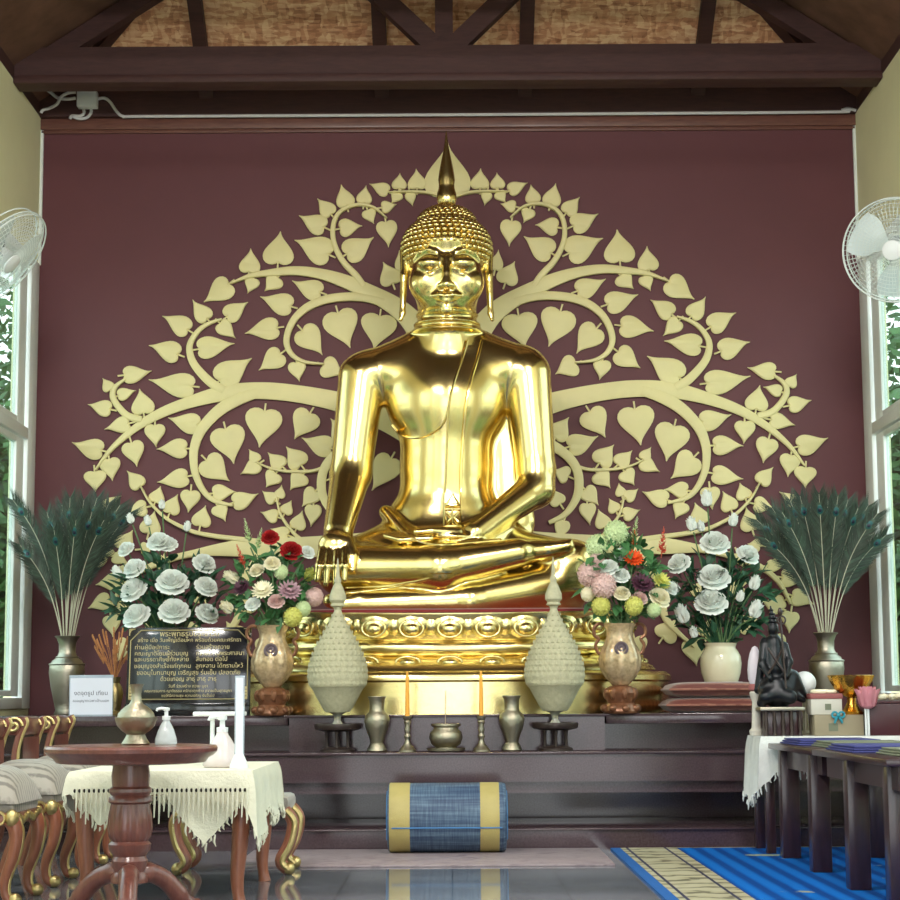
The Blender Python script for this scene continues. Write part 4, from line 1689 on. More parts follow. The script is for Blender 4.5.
candle(407.5, 'left')
candle(481.5, 'right')
Y = 13.66
b = at(446, Y, LEDGE)
t = thing('incense_burner', 'round brass incense burner in the middle of the altar ledge', 'incense burner', b)
part('tray', MB().lathe(prof_px([(16, 749.5), (18.5, 748.5), (19, 746), (17.5, 746.4)], Y), b, 32), M['brass'], t)
part('bowl', MB().lathe(prof_px([(10, 747), (10, 745.5), (14.5, 742), (16.5, 736), (15.5, 731), (12.5, 728), (12, 726), (14.5, 724.5), (14.5, 722.5), (12.5, 722.8), (11, 726)], Y), (b.x, Y, b.z + 2.5 * px(Y)), 36), M['brass'], t)
part('ash', MB().lathe([(.082, 0), (.05, .004), (0, .006)], (b.x, Y, b.z + 26 * px(Y)), 24), M['incense'], t)
solo('incense_stick', MB().tube([(b.x - .004, Y, b.z + .188), (b.x, Y, b.z + .43)], .0032, 6), M['incense'], 'single thin incense stick standing in the brass burner', 'incense stick')

# ------------------------------------------------------------------ tall glazed urns with handles
def urn(u, side):
    Y = 14.12 if side == 'left' else 14.12
    b = at(u, Y, TOPZ)
    t = thing('flower_urn', 'pearly two-handled urn holding the mixed flowers %s of the gilded figure' % side, 'urn', b, 'pearly flower urns')
    k = px(Y)
    st = MB().lathe(prof_px([(17, 712), (18, 710), (17, 706), (13, 702), (15, 697), (17, 692), (14, 687.5), (10, 685)], Y), b, 30)
    part('foot', st, M['rosepearl'], t)
    sc = MB()
    for i in range(8):
        a = i * PI / 4 + .2
        sc.ell((b.x + math.cos(a) * 14.5 * k, Y + math.sin(a) * 14.5 * k, b.z + 19 * k), (.026, .026, .045), 8, 6)
        sc.ell((b.x + math.cos(a) * 16.5 * k, Y + math.sin(a) * 16.5 * k, b.z + 5 * k), (.034, .034, .03), 8, 6)
    part('foot_carving', sc, M['rosepearl'], t)
    z0 = b.z + 27 * k
    body = MB()
    n = 48
    pr = prof_px([(8, 685), (9.5, 683), (15, 677), (19.5, 668), (20.5, 659), (18.5, 650), (15, 643), (13, 637), (13.2, 631), (15, 626.5), (16.5, 624), (15, 624.6), (12.5, 628), (11.5, 634)], Y)
    vs, fs = [], []
    for r, h in pr:
        for q in range(n):
            a = 2 * PI * q / n
            rr = r * (1 + .045 * math.cos(8 * a) * min(1, max(0, (r / k - 10) / 8)))
            vs.append((b.x + rr * math.cos(a), Y + rr * math.sin(a), z0 + h))
    for i in range(len(pr) - 1):
        for q in range(n):
            q2 = (q + 1) % n
            fs.append((i * n + q, i * n + q2, (i + 1) * n + q2, (i + 1) * n + q))
    fs.append(tuple(range(n))[::-1])
    body.add(vs, fs)
    part('body', body, M['pearl'], t, sharp=60)
    zm = z0 + 36 * k
    md = MB()
    rot = Matrix.Rotation(PI / 2 - .12, 3, 'X')
    md.torus((b.x, Y - 17.8 * k, zm), 5.6 * k, .011, 24, 8, rot)
    md.torus((b.x, Y - 18.2 * k, zm), 2.2 * k, .010, 18, 8, rot)
    md.ell((b.x, Y - 16.8 * k, zm), (5 * k, .012, 5 * k), 16, 8)
    part('medallion', md, M['medallion'], t)
    for s in (-1, 1):
        hp = [(s * 14 * k, 59 * k), (s * 20 * k, 61 * k), (s * 25 * k, 57 * k), (s * 25 * k, 50 * k), (s * 21 * k, 46 * k), (s * 24 * k, 40 * k), (s * 22 * k, 33 * k), (s * 19 * k, 31 * k)]
        part('handle', MB().tube([V((b.x + x, Y, z0 + z)) for x, z in smooth_path(hp, 5)], .013, 8), M['rosepearl'], t)
    return t


urn(272, 'left')
urn(621, 'right')

# ------------------------------------------------------------------ black plaque with gilt lettering
Y = 14.1
k = px(Y)
x0, x1 = at(126, Y, 1.2).x, at(250, Y, 1.2).x
zb0 = TOPZ
t = thing('stone_plaque', 'black stone plaque with gilt lettering standing below the left white flowers', 'plaque', ((x0 + x1) / 2, Y, TOPZ))
zlo, zhi = P(190, 706, Y).z, P(190, 627, Y).z
part('foot', MB().box((x0 - .0, Y - .05, TOPZ), (x1 + .0, Y + .14, zlo + .02), .006), M['black'], t)
tilt = Matrix.Translation(V(((x0 + x1) / 2, Y + .0, zlo))) @ Matrix.Rotation(math.radians(-7), 4, 'X')
pw, ph = x1 - x0, (zhi - zlo) * 1.008
part('slab', MB().box((-pw / 2, 0, .02), (pw / 2, .035, ph), .004).xf(tilt), M['black'], t)
ln = MB()
c = .075
m_ = .022
ol = [(-pw / 2 + m_, .05), (pw / 2 - m_, .05), (pw / 2 - m_, ph - m_ - c), (pw / 2 - m_ - c, ph - m_), (-pw / 2 + m_ + c, ph - m_), (-pw / 2 + m_, ph - m_ - c)]
for a, b_ in zip(ol, ol[1:] + ol[:1]):
    ln.tube([(a[0], -.002, a[1]), (b_[0], -.002, b_[1])], .004, 4)
for s in (-1, 1):
    for q in range(4):
        ln.tube([(s * (pw / 2 - .012 - q * .014), -.002, ph - .012), (s * (pw / 2 - .012), -.002, ph - .012 - (3 - q) * .016)], .004, 4)
        ln.ell((s * (pw / 2 - .035), -.002, .06 + q * .024), (.014, .003, .011), 8, 5)
part('gilt_border', ln.xf(tilt), M['goldtext'], t)
TXT = [('พระพุทธรูปประจำวัด', .0, .056, 'CENTER'), ('สร้าง เมื่อ วันเพ็ญเดือนหก พร้อมด้วยคณะศรัทธา', 0, .04, 'CENTER'),
       ('ท่านผู้มีอุปการะ', -.405, .044, 'LEFT'), ('คณะญาติโยมผู้ร่วมบุญ', -.405, .044, 'LEFT'), ('และบรรดาศิษย์ทั้งหลาย', -.405, .044, 'LEFT'), ('ขอบุญจงสำเร็จแก่ทุกคน', -.405, .044, 'LEFT'),
       ('ขออนุโมทนาบุญ เจริญสุข ร่มเย็น ปลอดภัย', 0, .046, 'CENTER'), ('ด้วยเทอญ สาธุ สาธุ สาธุ', 0, .044, 'CENTER'),
       ('วันที่ ร่วมสร้าง ถวาย บูชา', 0, .03, 'CENTER'), ('คณะกรรมการ ญาติธรรม ศรัทธาทุกท่าน ถวายเป็นพุทธบูชา', 0, .028, 'CENTER'), ('ขอให้มีความสุข ความเจริญ ยิ่งขึ้นไป', 0, .028, 'CENTER')]
rowz = [.915, .835, .745, .665, .59, .505, .42, .34, .25, .19, .13]
rt = Matrix.Rotation(PI / 2, 4, 'X')
for (s_, x, size, al_), zf_ in zip(TXT, rowz):
    q = text_mesh(s_, size, tilt @ Matrix.Translation(V((x, -.0015, ph * zf_ - size * .3))) @ rt, align=al_, ext=.0008)
    part('lettering_line', q, M['goldtext'], t, sharp=0)
for s_, zf_ in zip(('ร่วมสร้างถวาย', 'ถวายไว้ ในพระศาสนา', 'สืบทอด ต่อไป', 'ลูกหลาน ได้กราบไหว้'), rowz[2:6]):
    q = text_mesh(s_, .044, tilt @ Matrix.Translation(V((.05, -.0015, ph * zf_ - .013))) @ rt, align='LEFT', ext=.0008)
    part('lettering_line', q, M['goldtext'], t, sharp=0)

# ------------------------------------------------------------------ paper notice in a clear stand
Y = 14.16
x0, x1 = at(69, Y, 1).x, at(113, Y, 1).x
z1 = P(90, 675, Y).z
t = thing('notice_stand', 'white paper notice in a clear stand before the left feather vase', 'notice', ((x0 + x1) / 2, Y, TOPZ))
part('clear_holder', MB().box((x0, Y, TOPZ + .004), (x1, Y + .004, z1), .001), M['acryl'], t)
part('holder_foot', MB().box((x0, Y - .02, TOPZ), (x1, Y + .09, TOPZ + .005), .001), M['acryl'], t)
pp = part('paper', MB().box((x0 + .008, Y - .003, TOPZ + .012), (x1 - .006, Y - .001, z1 - .022)), M['paper'], t)
nt_ = text_mesh('งดจุดธูป เทียน', .043, Matrix.Translation(V(((x0 + x1) / 2, Y - .0035, TOPZ + .155))) @ rt, ext=.0004)
q = text_mesh('ขออนุญาตเฉพาะด้านนอก', .027, Matrix.Translation(V(((x0 + x1) / 2, Y - .0035, TOPZ + .105))) @ rt, ext=.0004)
part('lettering_line', nt_, M['ink'], pp, sharp=0)
part('lettering_line', q, M['ink'], pp, sharp=0)

# ------------------------------------------------------------------ grey vases of peacock feathers
def feather_vase(u, side, vtop, vbot, z):
    Y = 15.3 if side == 'left' else 15.2
    b = at(u, Y, z)
    t = thing('feather_vase', 'dull grey bronze vase of peacock feathers near the %s window' % side, 'vase', b, 'grey feather vases')
    k = (vbot - vtop) / 78.0
    p = [(11, 0), (12, 1.5), (10.5, 5), (12, 12), (15.5, 28), (17.5, 42), (17, 49), (14.5, 53.5), (10, 57), (8.2, 62), (8.4, 70), (10.5, 75.5), (12.8, 77.5), (11.8, 78), (8.5, 74), (7.2, 68)]
    kk = px(Y) * k
    body = part('body', MB().lathe([(r * kk, h * kk) for r, h in p], b, 32), M['bronze'], t, sharp=60)
    rg = MB()
    for h, r in ((50, 17), (57, 10.4)):
        rg.torus((b.x, Y, z + h * kk), r * kk, .008, 32, 6)
    part('rings', rg, M['bronze'], t)
    return V((b.x, Y, z + 76 * kk)), kk


def feather(root, tip, side, label, group, fr, eye=True):
    """a feather from root to tip: shaft, barbs and eye, lying in its own plane"""
    root, tip = V(root), V(tip)
    L = (tip - root).length
    out = V((tip.x - root.x, tip.y - root.y, 0))
    pts = []
    for i in range(15):
        f = i / 14
        q = root.lerp(tip, f)
        q += V((0, 0, 1)) * (.10 * L * math.sin(PI * f)) * min(1, out.length / .5) - V((out.x, out.y, 0)) * .12 * math.sin(PI * f)
        pts.append(q)
    t = thing('peacock_feather', label, 'feather', root, group)
    part('shaft', MB().tube(pts, [.0062 * (1 - .75 * i / 14) for i in range(15)], 5), M['shaft'], t)
    bb, b2 = MB(), MB()
    nrm0 = V((fr.uniform(-.5, .5), -1, fr.uniform(-.2, .2))).normalized()
    for i in range(230):
        f = .34 + .66 * (i / 229) ** .8
        a = f * 14
        k = min(13, int(a))
        q = pts[k].lerp(pts[k + 1], a - k)
        T = (pts[k + 1] - pts[k]).normalized()
        sd = T.cross(nrm0).normalized()
        ln_ = .14 * min(1, (f - .28) / .22) * (1 if f < .9 else 1 - (f - .9) * 3.2) * fr.uniform(.8, 1.2)
        for s in (-1, 1):
            d = (sd * s * (1 - .45 * f) + T * (.5 + .5 * f) + nrm0 * fr.uniform(-.25, .25)).normalized()
            mid = q + d * ln_ * .55
            end = q + d * ln_ + T * ln_ * .25 - V((0, 0, .012 if f < .8 else 0))
            w = V((0, 0, 1)).cross(d)
            w = (T * .0030)
            m = bb if fr.random() < .75 else b2
            m.add([q - w, q + w, mid + w * 1.1, mid - w * 1.1, end], [(0, 1, 2, 3), (3, 2, 4)])
    part('barbs', bb, M['barb'], t, sharp=0)
    part('bronze_barbs', b2, M['barb2'], t, sharp=0)
    if eye:
        T = (pts[13] - pts[11]).normalized()
        sd = T.cross(nrm0).normalized()
        c = pts[12] + T * .03
        R3 = Matrix((sd, nrm0, T)).transposed()
        e1 = MB().ell(c, (.042, .004, .058), 16, 8, R3)
        p1 = part('eye', e1, M['barb2'], t, 'bronze green eye')
        part('eye_ring', MB().ell(c + nrm0 * .003 - T * .006, (.028, .004, .036), 14, 8, R3), M['eyeblue'], p1)
        part('pupil', MB().ell(c + nrm0 * .006 - T * .012, (.015, .004, .017), 12, 6, R3), M['eyedark'], p1)


ORD = ['first', 'second', 'third', 'fourth', 'fifth', 'sixth', 'seventh', 'eighth', 'ninth', 'tenth', 'eleventh', 'twelfth', 'thirteenth', 'fourteenth', 'fifteenth', 'sixteenth', 'seventeenth', 'eighteenth', 'nineteenth', 'twentieth']
fr = random.Random(21)
for side, u, vt, vb, tips in (
    ('left', 66, 638, 716, [(13, 500, .15), (20, 545, -.1), (47, 512, .15), (54, 530, -.3), (62, 505, .2), (70, 498, -.1), (76, 520, -.35), (84, 500, .25), (92, 512, -.15), (97, 498, .1), (104, 520, -.3), (109, 503, .2), (120, 505, -.05), (131, 512, .1)]),
    ('right', 828, 637, 714, [(757, 520, .1), (765, 538, -.2), (772, 508, .15), (782, 512, -.3), (790, 500, .2), (800, 496, -.1), (810, 505, .25), (819, 494, -.25), (828, 500, .1), (838, 496, -.2), (848, 500, .2), (858, 508, -.1), (868, 506, .2), (877, 514, -.2), (886, 535, .0)])):
    base, kk = feather_vase(u, side, vt, vb, TOPZ)
    for i, (tu, tv, dy) in enumerate(tips):
        f = i / (len(tips) - 1) - .5
        rt_ = base + V((f * 9 * kk, dy * .12, -.05))
        tp = P(tu, tv, base.y + dy * .9 if base.y + dy * .9 < 15.75 else 15.7)
        feather(rt_, tp, side, 'peacock feather, %s from left in the grey vase by the %s window' % (ORD[i], side), 'peacock feathers in the %s grey vase' % side, fr)

# a small gilt vase of dried rust grass beside the plaque
Y = 14.34
b = at(114, Y, TOPZ)
t = thing('gilt_vase', 'small gilt vase of dried grass between the paper notice and the plaque', 'vase', b)
kk = px(Y)
part('body', MB().lathe([(r * kk, h * kk) for r, h in [(8, 0), (8.5, 2), (6, 5), (7.5, 14), (9, 22), (7.5, 28), (5, 32), (6.5, 38), (5.2, 37), (4, 32)]], b, 24), M['gilt'], t)
gr = MB()
rg = random.Random(4)
for i in range(26):
    a, l = rg.uniform(-1, 1), rg.uniform(.22, .42)
    q0 = b + V((0, 0, 33 * kk))
    q1 = q0 + V((a * .16 - .02, rg.uniform(-.08, .08), l))
    gr.tube([q0, q0.lerp(q1, .5) + V((0, 0, .03)), q1], [.003, .0025, .002], 4)
    d = (q1 - q0).normalized()
    for j in range(7):
        c = q1 - d * (.016 * j)
        gr.ell(c, (.007, .007, .014), 5, 4)
solo('dried_grass', gr, M['wheat'], 'rust coloured dried grass spray in the small gilt vase left of the plaque', 'dried grass', loc=(b.x, b.y, b.z + 33 * kk))

# ------------------------------------------------------------------ red brocade cushions
for i, (ua, ub, v0, v1) in enumerate(((661, 762, 715, 699.5), (664, 760, 699.5, 684))):
    Y = 14.42
    xa, xb = at(ua, Y, 1).x, at(ub, Y, 1).x
    h = .113
    z0 = TOPZ + i * (h + .001)
    mb = MB()

    def fn(a, b_, top):
        x = (a * 2 - 1)
        y = (b_ * 2 - 1)
        e = max(0, (1 - abs(x) ** 5) * (1 - abs(y) ** 5)) ** .45
        sc = 1 - .03 * (1 - e)
        fl = .5 * h * e
        return V(((xa + xb) / 2 + x * (xb - xa) / 2 * sc, Y + y * .34 * sc, z0 + h / 2 + (fl if top else -fl)))
    mb.grid(lambda a, b_: fn(a, b_, True), 22, 18)
    mb.grid(lambda a, b_: fn(a, 1 - b_, False), 22, 18)
    c_ = solo('floor_cushion', mb, M['cushred'], ('lower', 'upper')[i] + ' brown red brocade cushion of the pile below the white flower pot', 'cushion', 'pile of brocade cushions', sharp=70)
    pz = z0 + h / 2
    rect = [(xa + .01, Y - .33), (xb - .01, Y - .33), (xb - .01, Y + .33), (xa + .01, Y + .33), (xa + .01, Y - .33)]
    part('piping', MB().tube([(x, y, pz) for x, y in rect], .009, 6), M['cushred'], c_)

# ------------------------------------------------------------------ cable box and cables under the beam
Y = 16.2
q = P(86.5, 98, Y)
t = thing('junction_box', 'white square cable box on the left end of the dark roof plate', 'junction box', q)
hw = 10.2 * px(Y)
part('box_body', MB().box((q.x - hw, Y, q.z - hw * .85), (q.x + hw, WY - .1, q.z + hw * .85), .008), M['white'], t)
part('box_lid', MB().box((q.x - hw * .94, Y - .015, q.z - hw * .8), (q.x + hw * .94, Y, q.z + hw * .8), .005), M['white'], t)


def cable(pts, Y, r, label):
    solo('electric_cable', MB().tube([P(u, v, Y) for u, v in smooth_path(pts, 7)], r, 7), M['cable'], label, 'cable', 'white cables under the roof beam')


cable([(97.5, 99), (104, 98), (110, 102), (117, 112), (124, 116.5), (140, 116.4), (300, 115.6), (450, 114.8), (600, 113.8), (830, 112), (842, 110), (848, 108.5), (856, 110.5)], 16.288, .014, 'long white cable run from the box along the top of the maroon wall')
cable([(75.5, 98), (68, 99), (58, 98), (50, 92), (42, 87)], 16.16, .014, 'white cable rising left from the box to the beam')
cable([(75.5, 92), (68, 93), (61, 97), (57, 104), (50, 108), (43, 110), (41, 113)], 16.12, .014, 'white cable curling left from the box towards the cream wall')
cable([(83, 108), (84, 113), (80, 116), (72, 116), (70, 119)], 16.288, .014, 'short white cable looping down under the box')
cable([(91, 108), (91, 113), (86, 118), (78, 118.5), (72, 116)], 16.288, .014, 'white cable from the right underside of the box bending left')
# ------------------------------------------------------------------ blooms
def petal_patch(mb, c, up, out, w, h, cup, n=4, m=4, curl=.0):
    """one petal: root at c, rising along up, leaning along out, width w, height h"""
    up, out = up.normalized(), out.normalized()
    sd = up.cross(out).normalized()

    def fn(a, b):
        s = a * 2 - 1
        wd_ = w * max(.12, math.sin(PI * (.14 + .80 * b))) ** .62
        return c + sd * (s * wd_ / 2) + up * (h * (b - .12 * s * s * b)) + out * (cup * (b ** 1.3) * (1 - .55 * s * s) + curl * max(0, b - .65) ** 1.2)
    mb.grid(fn, n, m)


def rose_mesh(seed):
    """full round garden rose about 1 unit wide, looking up +Z"""
    r = random.Random(seed)
    mb = MB()
    for ring_, (n, R_, zb, ht, w, lean) in enumerate(((3, .07, .22, .34, .22, .02), (4, .14, .18, .36, .32, .06), (5, .22, .12, .38, .42, .12), (6, .30, .05, .38, .50, .22), (7, .36, -.02, .34, .54, .40), (7, .38, -.06, .22, .54, .62))):
        for k in range(n):
            a = 2 * PI * (k + ring_ * .37) / n + r.uniform(-.12, .12)
            o = V((math.cos(a), math.sin(a), 0))
            s_ = V((-o.y, o.x, 0))
            hh, ww = ht * r.uniform(.9, 1.08), w * r.uniform(.95, 1.1)

            def fn(p, q):
                x = (p * 2 - 1)
                wd_ = ww * max(.2, math.sin(PI * (.2 + .62 * q))) ** .6
                rad_ = R_ * (.35 + .65 * math.sin(min(1, q * 1.3) * PI / 2)) + lean * .35 * q * q
                ang = x * wd_ / max(.12, rad_) * .5
                ang = max(-1.25, min(1.25, ang))
                d = o * math.cos(ang) + s_ * math.sin(ang)
                return d * rad_ + V((0, 0, zb + hh * q * (1 - .10 * x * x) - lean * .30 * max(0, q - .55) ** 1.2))
            mb.grid(fn, 6, 5)
    mb.ell((0, 0, .0), (.30, .30, .16), 12, 6)
    return mb


def bud_mesh(seed):
    r = random.Random(seed)
    mb = MB()
    for ring_, (n, h, cup, w, r0) in enumerate(((3, .8, .03, .4, .06), (4, .76, .1, .5, .12), (5, .62, .2, .52, .16))):
        for k in range(n):
            a = 2 * PI * (k + ring_ * .4) / n
            o = V((math.cos(a), math.sin(a), 0))
            petal_patch(mb, o * r0 * .7, V((0, 0, 1)), o, w, h * r.uniform(.94, 1.05), cup)
    mb.ell((0, 0, .1), (.2, .2, .16), 8, 6)
    return mb


def daisy_mesh(n=16, layers=3):
    mb = MB()
    for l in range(layers):
        for k in range(n - l * 3):
            a = 2 * PI * (k + l * .5) / (n - l * 3)
            o = V((math.cos(a), math.sin(a), 0))
            petal_patch(mb, o * .05 + V((0, 0, l * .05)), o * (1 - l * .18) + V((0, 0, .15 + l * .3)), V((0, 0, 1)), .17, .5 - l * .07, .08, 2, 3)
    mb.ell((0, 0, .12), (.14, .14, .08), 10, 6)
    return mb


def ball_mesh(n=95, seed=1):
    r = random.Random(seed)
    mb = MB()
    mb.ell((0, 0, 0), .40, 14, 9)
    for i in range(n):
        z = 1 - 2 * (i + .5) / n
        a = i * 2.39996
        q = V((math.sqrt(1 - z * z) * math.cos(a), math.sqrt(1 - z * z) * math.sin(a), z)) * .42
        d = q.normalized()
        s = d.orthogonal().normalized()
        t_ = d.cross(s)
        for k in range(4):
            b = k * PI / 2 + r.uniform(0, 1)
            o = s * math.cos(b) + t_ * math.sin(b)
            mb.add([q, q + o * .07 + t_ * .03 + d * .03, q + o * .11 + d * .05, q + o * .07 - t_ * .03 + d * .03], [(0, 1, 2, 3)])
        mb.ell(q, .035, 5, 4)
    return mb


def spike_mesh(seed=2):
    """spike of small florets 1 unit tall"""
    r = random.Random(seed)
    mb = MB()
    mb.tube([(0, 0, 0), (.02, 0, .5), (.0, .01, 1)], [.018, .014, .006], 5)
    for i in range(26):
        f = i / 25
        a = i * 2.4
        o = V((math.cos(a), math.sin(a), .5)).normalized()
        c = V((0, 0, .15 + f * .8))
        s = (.2 * (1 - f * .8))
        petal_patch(mb, c, o, V((0, 0, 1)), s * .8, s, .04, 2, 2)
        petal_patch(mb, c, o, V((0, 0, -1)), s * .8, s * .9, .04, 2, 2)
    return mb


PRO = {}


def pmesh(kind, mat):
    key = (kind, mat)
    if key not in PRO:
        mb = {'rose': lambda: rose_mesh(1), 'bud': lambda: bud_mesh(3), 'daisy': daisy_mesh, 'ball': ball_mesh, 'spike': spike_mesh}[kind]()
        PRO[key] = mesh_from({'rose': 'bloom', 'bud': 'bloom', 'daisy': 'bloom', 'ball': 'bloom', 'spike': 'bloom'}[kind], mb, M[mat], sharp=180)
    return PRO[key]


def leafm(mb, c, d, nrm, l, w):
    d = d.normalized()
    s = d.cross(nrm)
    s = s.normalized() if s.length > 1e-4 else d.orthogonal().normalized()
    n = s.cross(d)
    vs = []
    for f, h in ((0, .05), (.2, .7), (.45, 1), (.72, .7), (1, .04)):
        m = c + d * l * f - n * (.16 * l * f * f)
        vs += [m + s * w * h * .5 + n * w * h * .12, m, m - s * w * h * .5 + n * w * h * .12]
    fs = []
    for i in range(4):
        for k in range(2):
            fs.append((i * 3 + k, i * 3 + k + 1, i * 3 + k + 4, i * 3 + k + 3))
    mb.add(vs, fs)


def bloom(name, cat, label, group, kind, mat, pos, d, size, root, stem=True, sub=None):
    """one flower: bloom + stem + calyx, its own object"""
    t = thing(name, label, cat, root, group)
    d = V(d).normalized()
    rot = d.to_track_quat('Z', 'Y').to_matrix().to_4x4()
    m4 = Matrix.Translation(V(pos)) @ rot @ Matrix.Scale(size, 4)
    place(pmesh(kind, mat), 'bloom', m4, t)
    base = V(pos)
    mid = V(root).lerp(base, .55) + V((0, 0, .05))
    if stem:
        part('stem', MB().tube([V(q) for q in smooth_path([tuple(root), tuple(mid), tuple(base - d * .02)], 5)], .006, 5), M['stem'], t)
        if kind in ('rose', 'bud'):
            sp_ = MB()
            for k in range(5):
                a = 2 * PI * k / 5
                o = rot.to_3x3() @ V((math.cos(a), math.sin(a), .25))
                leafm(sp_, base - d * .01, o, d, size * .4, size * .16)
            part('sepals', sp_, M['leafd'], t, sharp=0)
    return t


fl_r = random.Random(17)


def rose_bunch(side, pts, Y, root, leafbox):
    n = 0
    for i, (u, v, w, kind, dy) in enumerate(sorted(pts, key=lambda q: q[1])):
        pos = P(u, v, Y + dy)
        d = V(((u - leafbox[0]) * .010, -.62 if kind == 'rose' else -.2, .6 if kind == 'rose' else 1))
        s = w * px(Y)
        pos = pos - d.normalized() * s * .25
        lab = 'white silk %s in the %s white arrangement, %s from its top' % ('rose' if kind == 'rose' else 'rosebud', side, ORD[i])
        rj = V(root) + V((fl_r.uniform(-.04, .04), fl_r.uniform(-.04, .04), 0))
        bloom('white_rose', 'rose', lab, 'white silk roses of the %s arrangement' % side, kind, 'roseW', pos, d, s * (1.06 if kind == 'rose' else 1.2), rj)
    mb = MB()
    uc, vc, ru, rv, nl = leafbox
    for i in range(nl):
        a, q = fl_r.uniform(0, 2 * PI), fl_r.random() ** .5
        c = P(uc + ru * q * math.cos(a), vc + rv * q * math.sin(a), Y + fl_r.uniform(-.06, .25))
        d = V(((c.x - root[0]) * 1.2 + fl_r.uniform(-.4, .4), fl_r.uniform(-.8, .1), fl_r.uniform(-.35, .7)))
        leafm(mb, c, d, V((fl_r.uniform(-.4, .4), -.6, 1)).normalized(), fl_r.uniform(.1, .2), fl_r.uniform(.045, .08))
    for i in range(26):      # slim shoots
        a = fl_r.uniform(-1, 1)
        e = P(uc + a * ru * 1.05, vc - rv * fl_r.uniform(-.2, 1.1), Y + fl_r.uniform(-.1, .15))
        mb.tube([V(root), V(root).lerp(e, .6) + V((0, 0, .05)), e], .004, 4)
    solo('rose_foliage', mb, M['leafd'], 'dark green silk leaves filling the %s white rose arrangement' % side, 'foliage', kind='stuff', sharp=0, loc=root)


YW = 14.75
rl = at(170, YW, TOPZ + .42)
rose_bunch('left', [(158, 540, 20, 'rose', 0), (187, 528, 11, 'bud', 0), (125, 548, 15, 'rose', .05), (133, 567, 20, 'rose', -.05), (168, 543, 16, 'rose', 0), (205, 562, 20, 'rose', 0),
                    (172, 580, 27, 'rose', -.12), (132, 588, 24, 'rose', -.08), (207, 585, 20, 'rose', -.1), (174, 609, 26, 'rose', -.14), (135, 614, 24, 'rose', -.12), (208, 612, 20, 'rose', -.1), (162, 506, 10, 'bud', .05), (131, 520, 11, 'bud', .05), (148, 522, 11, 'bud', .1), (118, 574, 14, 'bud', 0)], YW, rl, (168, 600, 52, 40, 240))
rr_ = at(722, YW, TOPZ + .42)
rose_bunch('right', [(707, 501, 17, 'bud', 0), (692, 526, 15, 'bud', 0), (733, 522, 14, 'bud', 0), (715, 541, 25, 'rose', 0), (749, 553, 20, 'rose', 0), (678, 562, 20, 'rose', -.05), (714, 575, 27, 'rose', -.1), (711, 600, 27, 'rose', -.14),
                     (754, 585, 16, 'bud', -.05), (683, 617, 20, 'bud', -.12), (755, 612, 19, 'bud', -.12), (676, 590, 14, 'bud', 0), (701, 528, 12, 'bud', .1), (740, 598, 12, 'bud', -.1), (694, 634, 12, 'bud', -.12)], YW, rr_, (720, 602, 48, 42, 240))


def plant_pot(u, side):
    b0 = at(u, YW, TOPZ)
    hz = P(u, 685, YW).z - TOPZ
    st = thing('plant_stand', 'low dark wood stand under the %s cream flower pot' % side, 'stand', b0, 'dark stands under the flower pots')
    part('top', MB().box((b0.x - .2, YW - .2, TOPZ + hz - .03), (b0.x + .2, YW + .2, TOPZ + hz), .006), M['darkwood'], st)
    for sx in (-1, 1):
        for sy in (-1, 1):
            part('leg', MB().box((b0.x + sx * .16 - .025, YW + sy * .16 - .025, TOPZ), (b0.x + sx * .16 + .025, YW + sy * .16 + .025, TOPZ + hz - .03), .004), M['darkwood'], st)
    z = TOPZ + hz
    sa = solo('saucer', MB().lathe([(.12, 0), (.15, .004), (.165, .022), (.158, .024), (.14, .008), (0, .006)], (b0.x, YW, z), 32), M['lilac'], 'pale saucer under the %s cream flower pot' % side, 'saucer', 'pale flower pot saucers')
    t = thing('flower_pot', 'cream glazed pot of the %s white rose arrangement' % side, 'pot', (b0.x, YW, z + .0085), 'cream flower pots')
    k = px(YW)
    part('body', MB().lathe([(r * k, h * k) for r, h in [(15, 0), (16.5, 1.5), (19.5, 11), (20.5, 20), (19.8, 27), (17, 32.5), (15, 35), (15.2, 37.5), (17, 40), (15.8, 40.2), (13.6, 36)]], (b0.x, YW, z + .0085), 36), M['whiteglaze'], t, sharp=60)
    part('soil', MB().lathe([(13.8 * k, 0), (7 * k, .01), (0, .012)], (b0.x, YW, z + .0085 + 35.5 * k), 24), M['leafd'], t)


plant_pot(722, 'right')
plant_pot(170, 'left')


def mixed(side, items, Y, root, box_):
    for (name, cat, lab, kind, mat, u, v, w, dx, dy) in items:
        pos = P(u, v, Y + dy)
        s = w * px(Y) * 1.06
        d = V((dx, -.75 if kind != 'spike' else -.15, .6 if kind != 'spike' else 1))
        if kind == 'ball':
            s *= 1.1
        elif kind != 'spike':
            pos -= d.normalized() * s * .25
        bloom(name, cat, lab, 'silk flowers of the %s mixed bouquet' % side, kind, mat, pos, d, s, V(root) + V((fl_r.uniform(-.05, .05), fl_r.uniform(-.05, .05), 0)))
    mb = MB()
    uc, vc, ru, rv, nl = box_
    for i in range(nl):
        a, q = fl_r.uniform(0, 2 * PI), fl_r.random() ** .5
        c = P(uc + ru * q * math.cos(a), vc + rv * q * math.sin(a), Y + fl_r.uniform(-.08, .2))
        d = V(((c.x - root[0]) * 1.5 + fl_r.uniform(-.4, .4), fl_r.uniform(-.9, .2), fl_r.uniform(-.5, .8)))
        leafm(mb, c, d, V((fl_r.uniform(-.4, .4), -.6, 1)).normalized(), fl_r.uniform(.08, .15), fl_r.uniform(.04, .075))
    solo('bouquet_foliage', mb, M['leafm'], 'green silk leaves filling the mixed bouquet in the %s urn' % side, 'foliage', kind='stuff', sharp=0, loc=root)


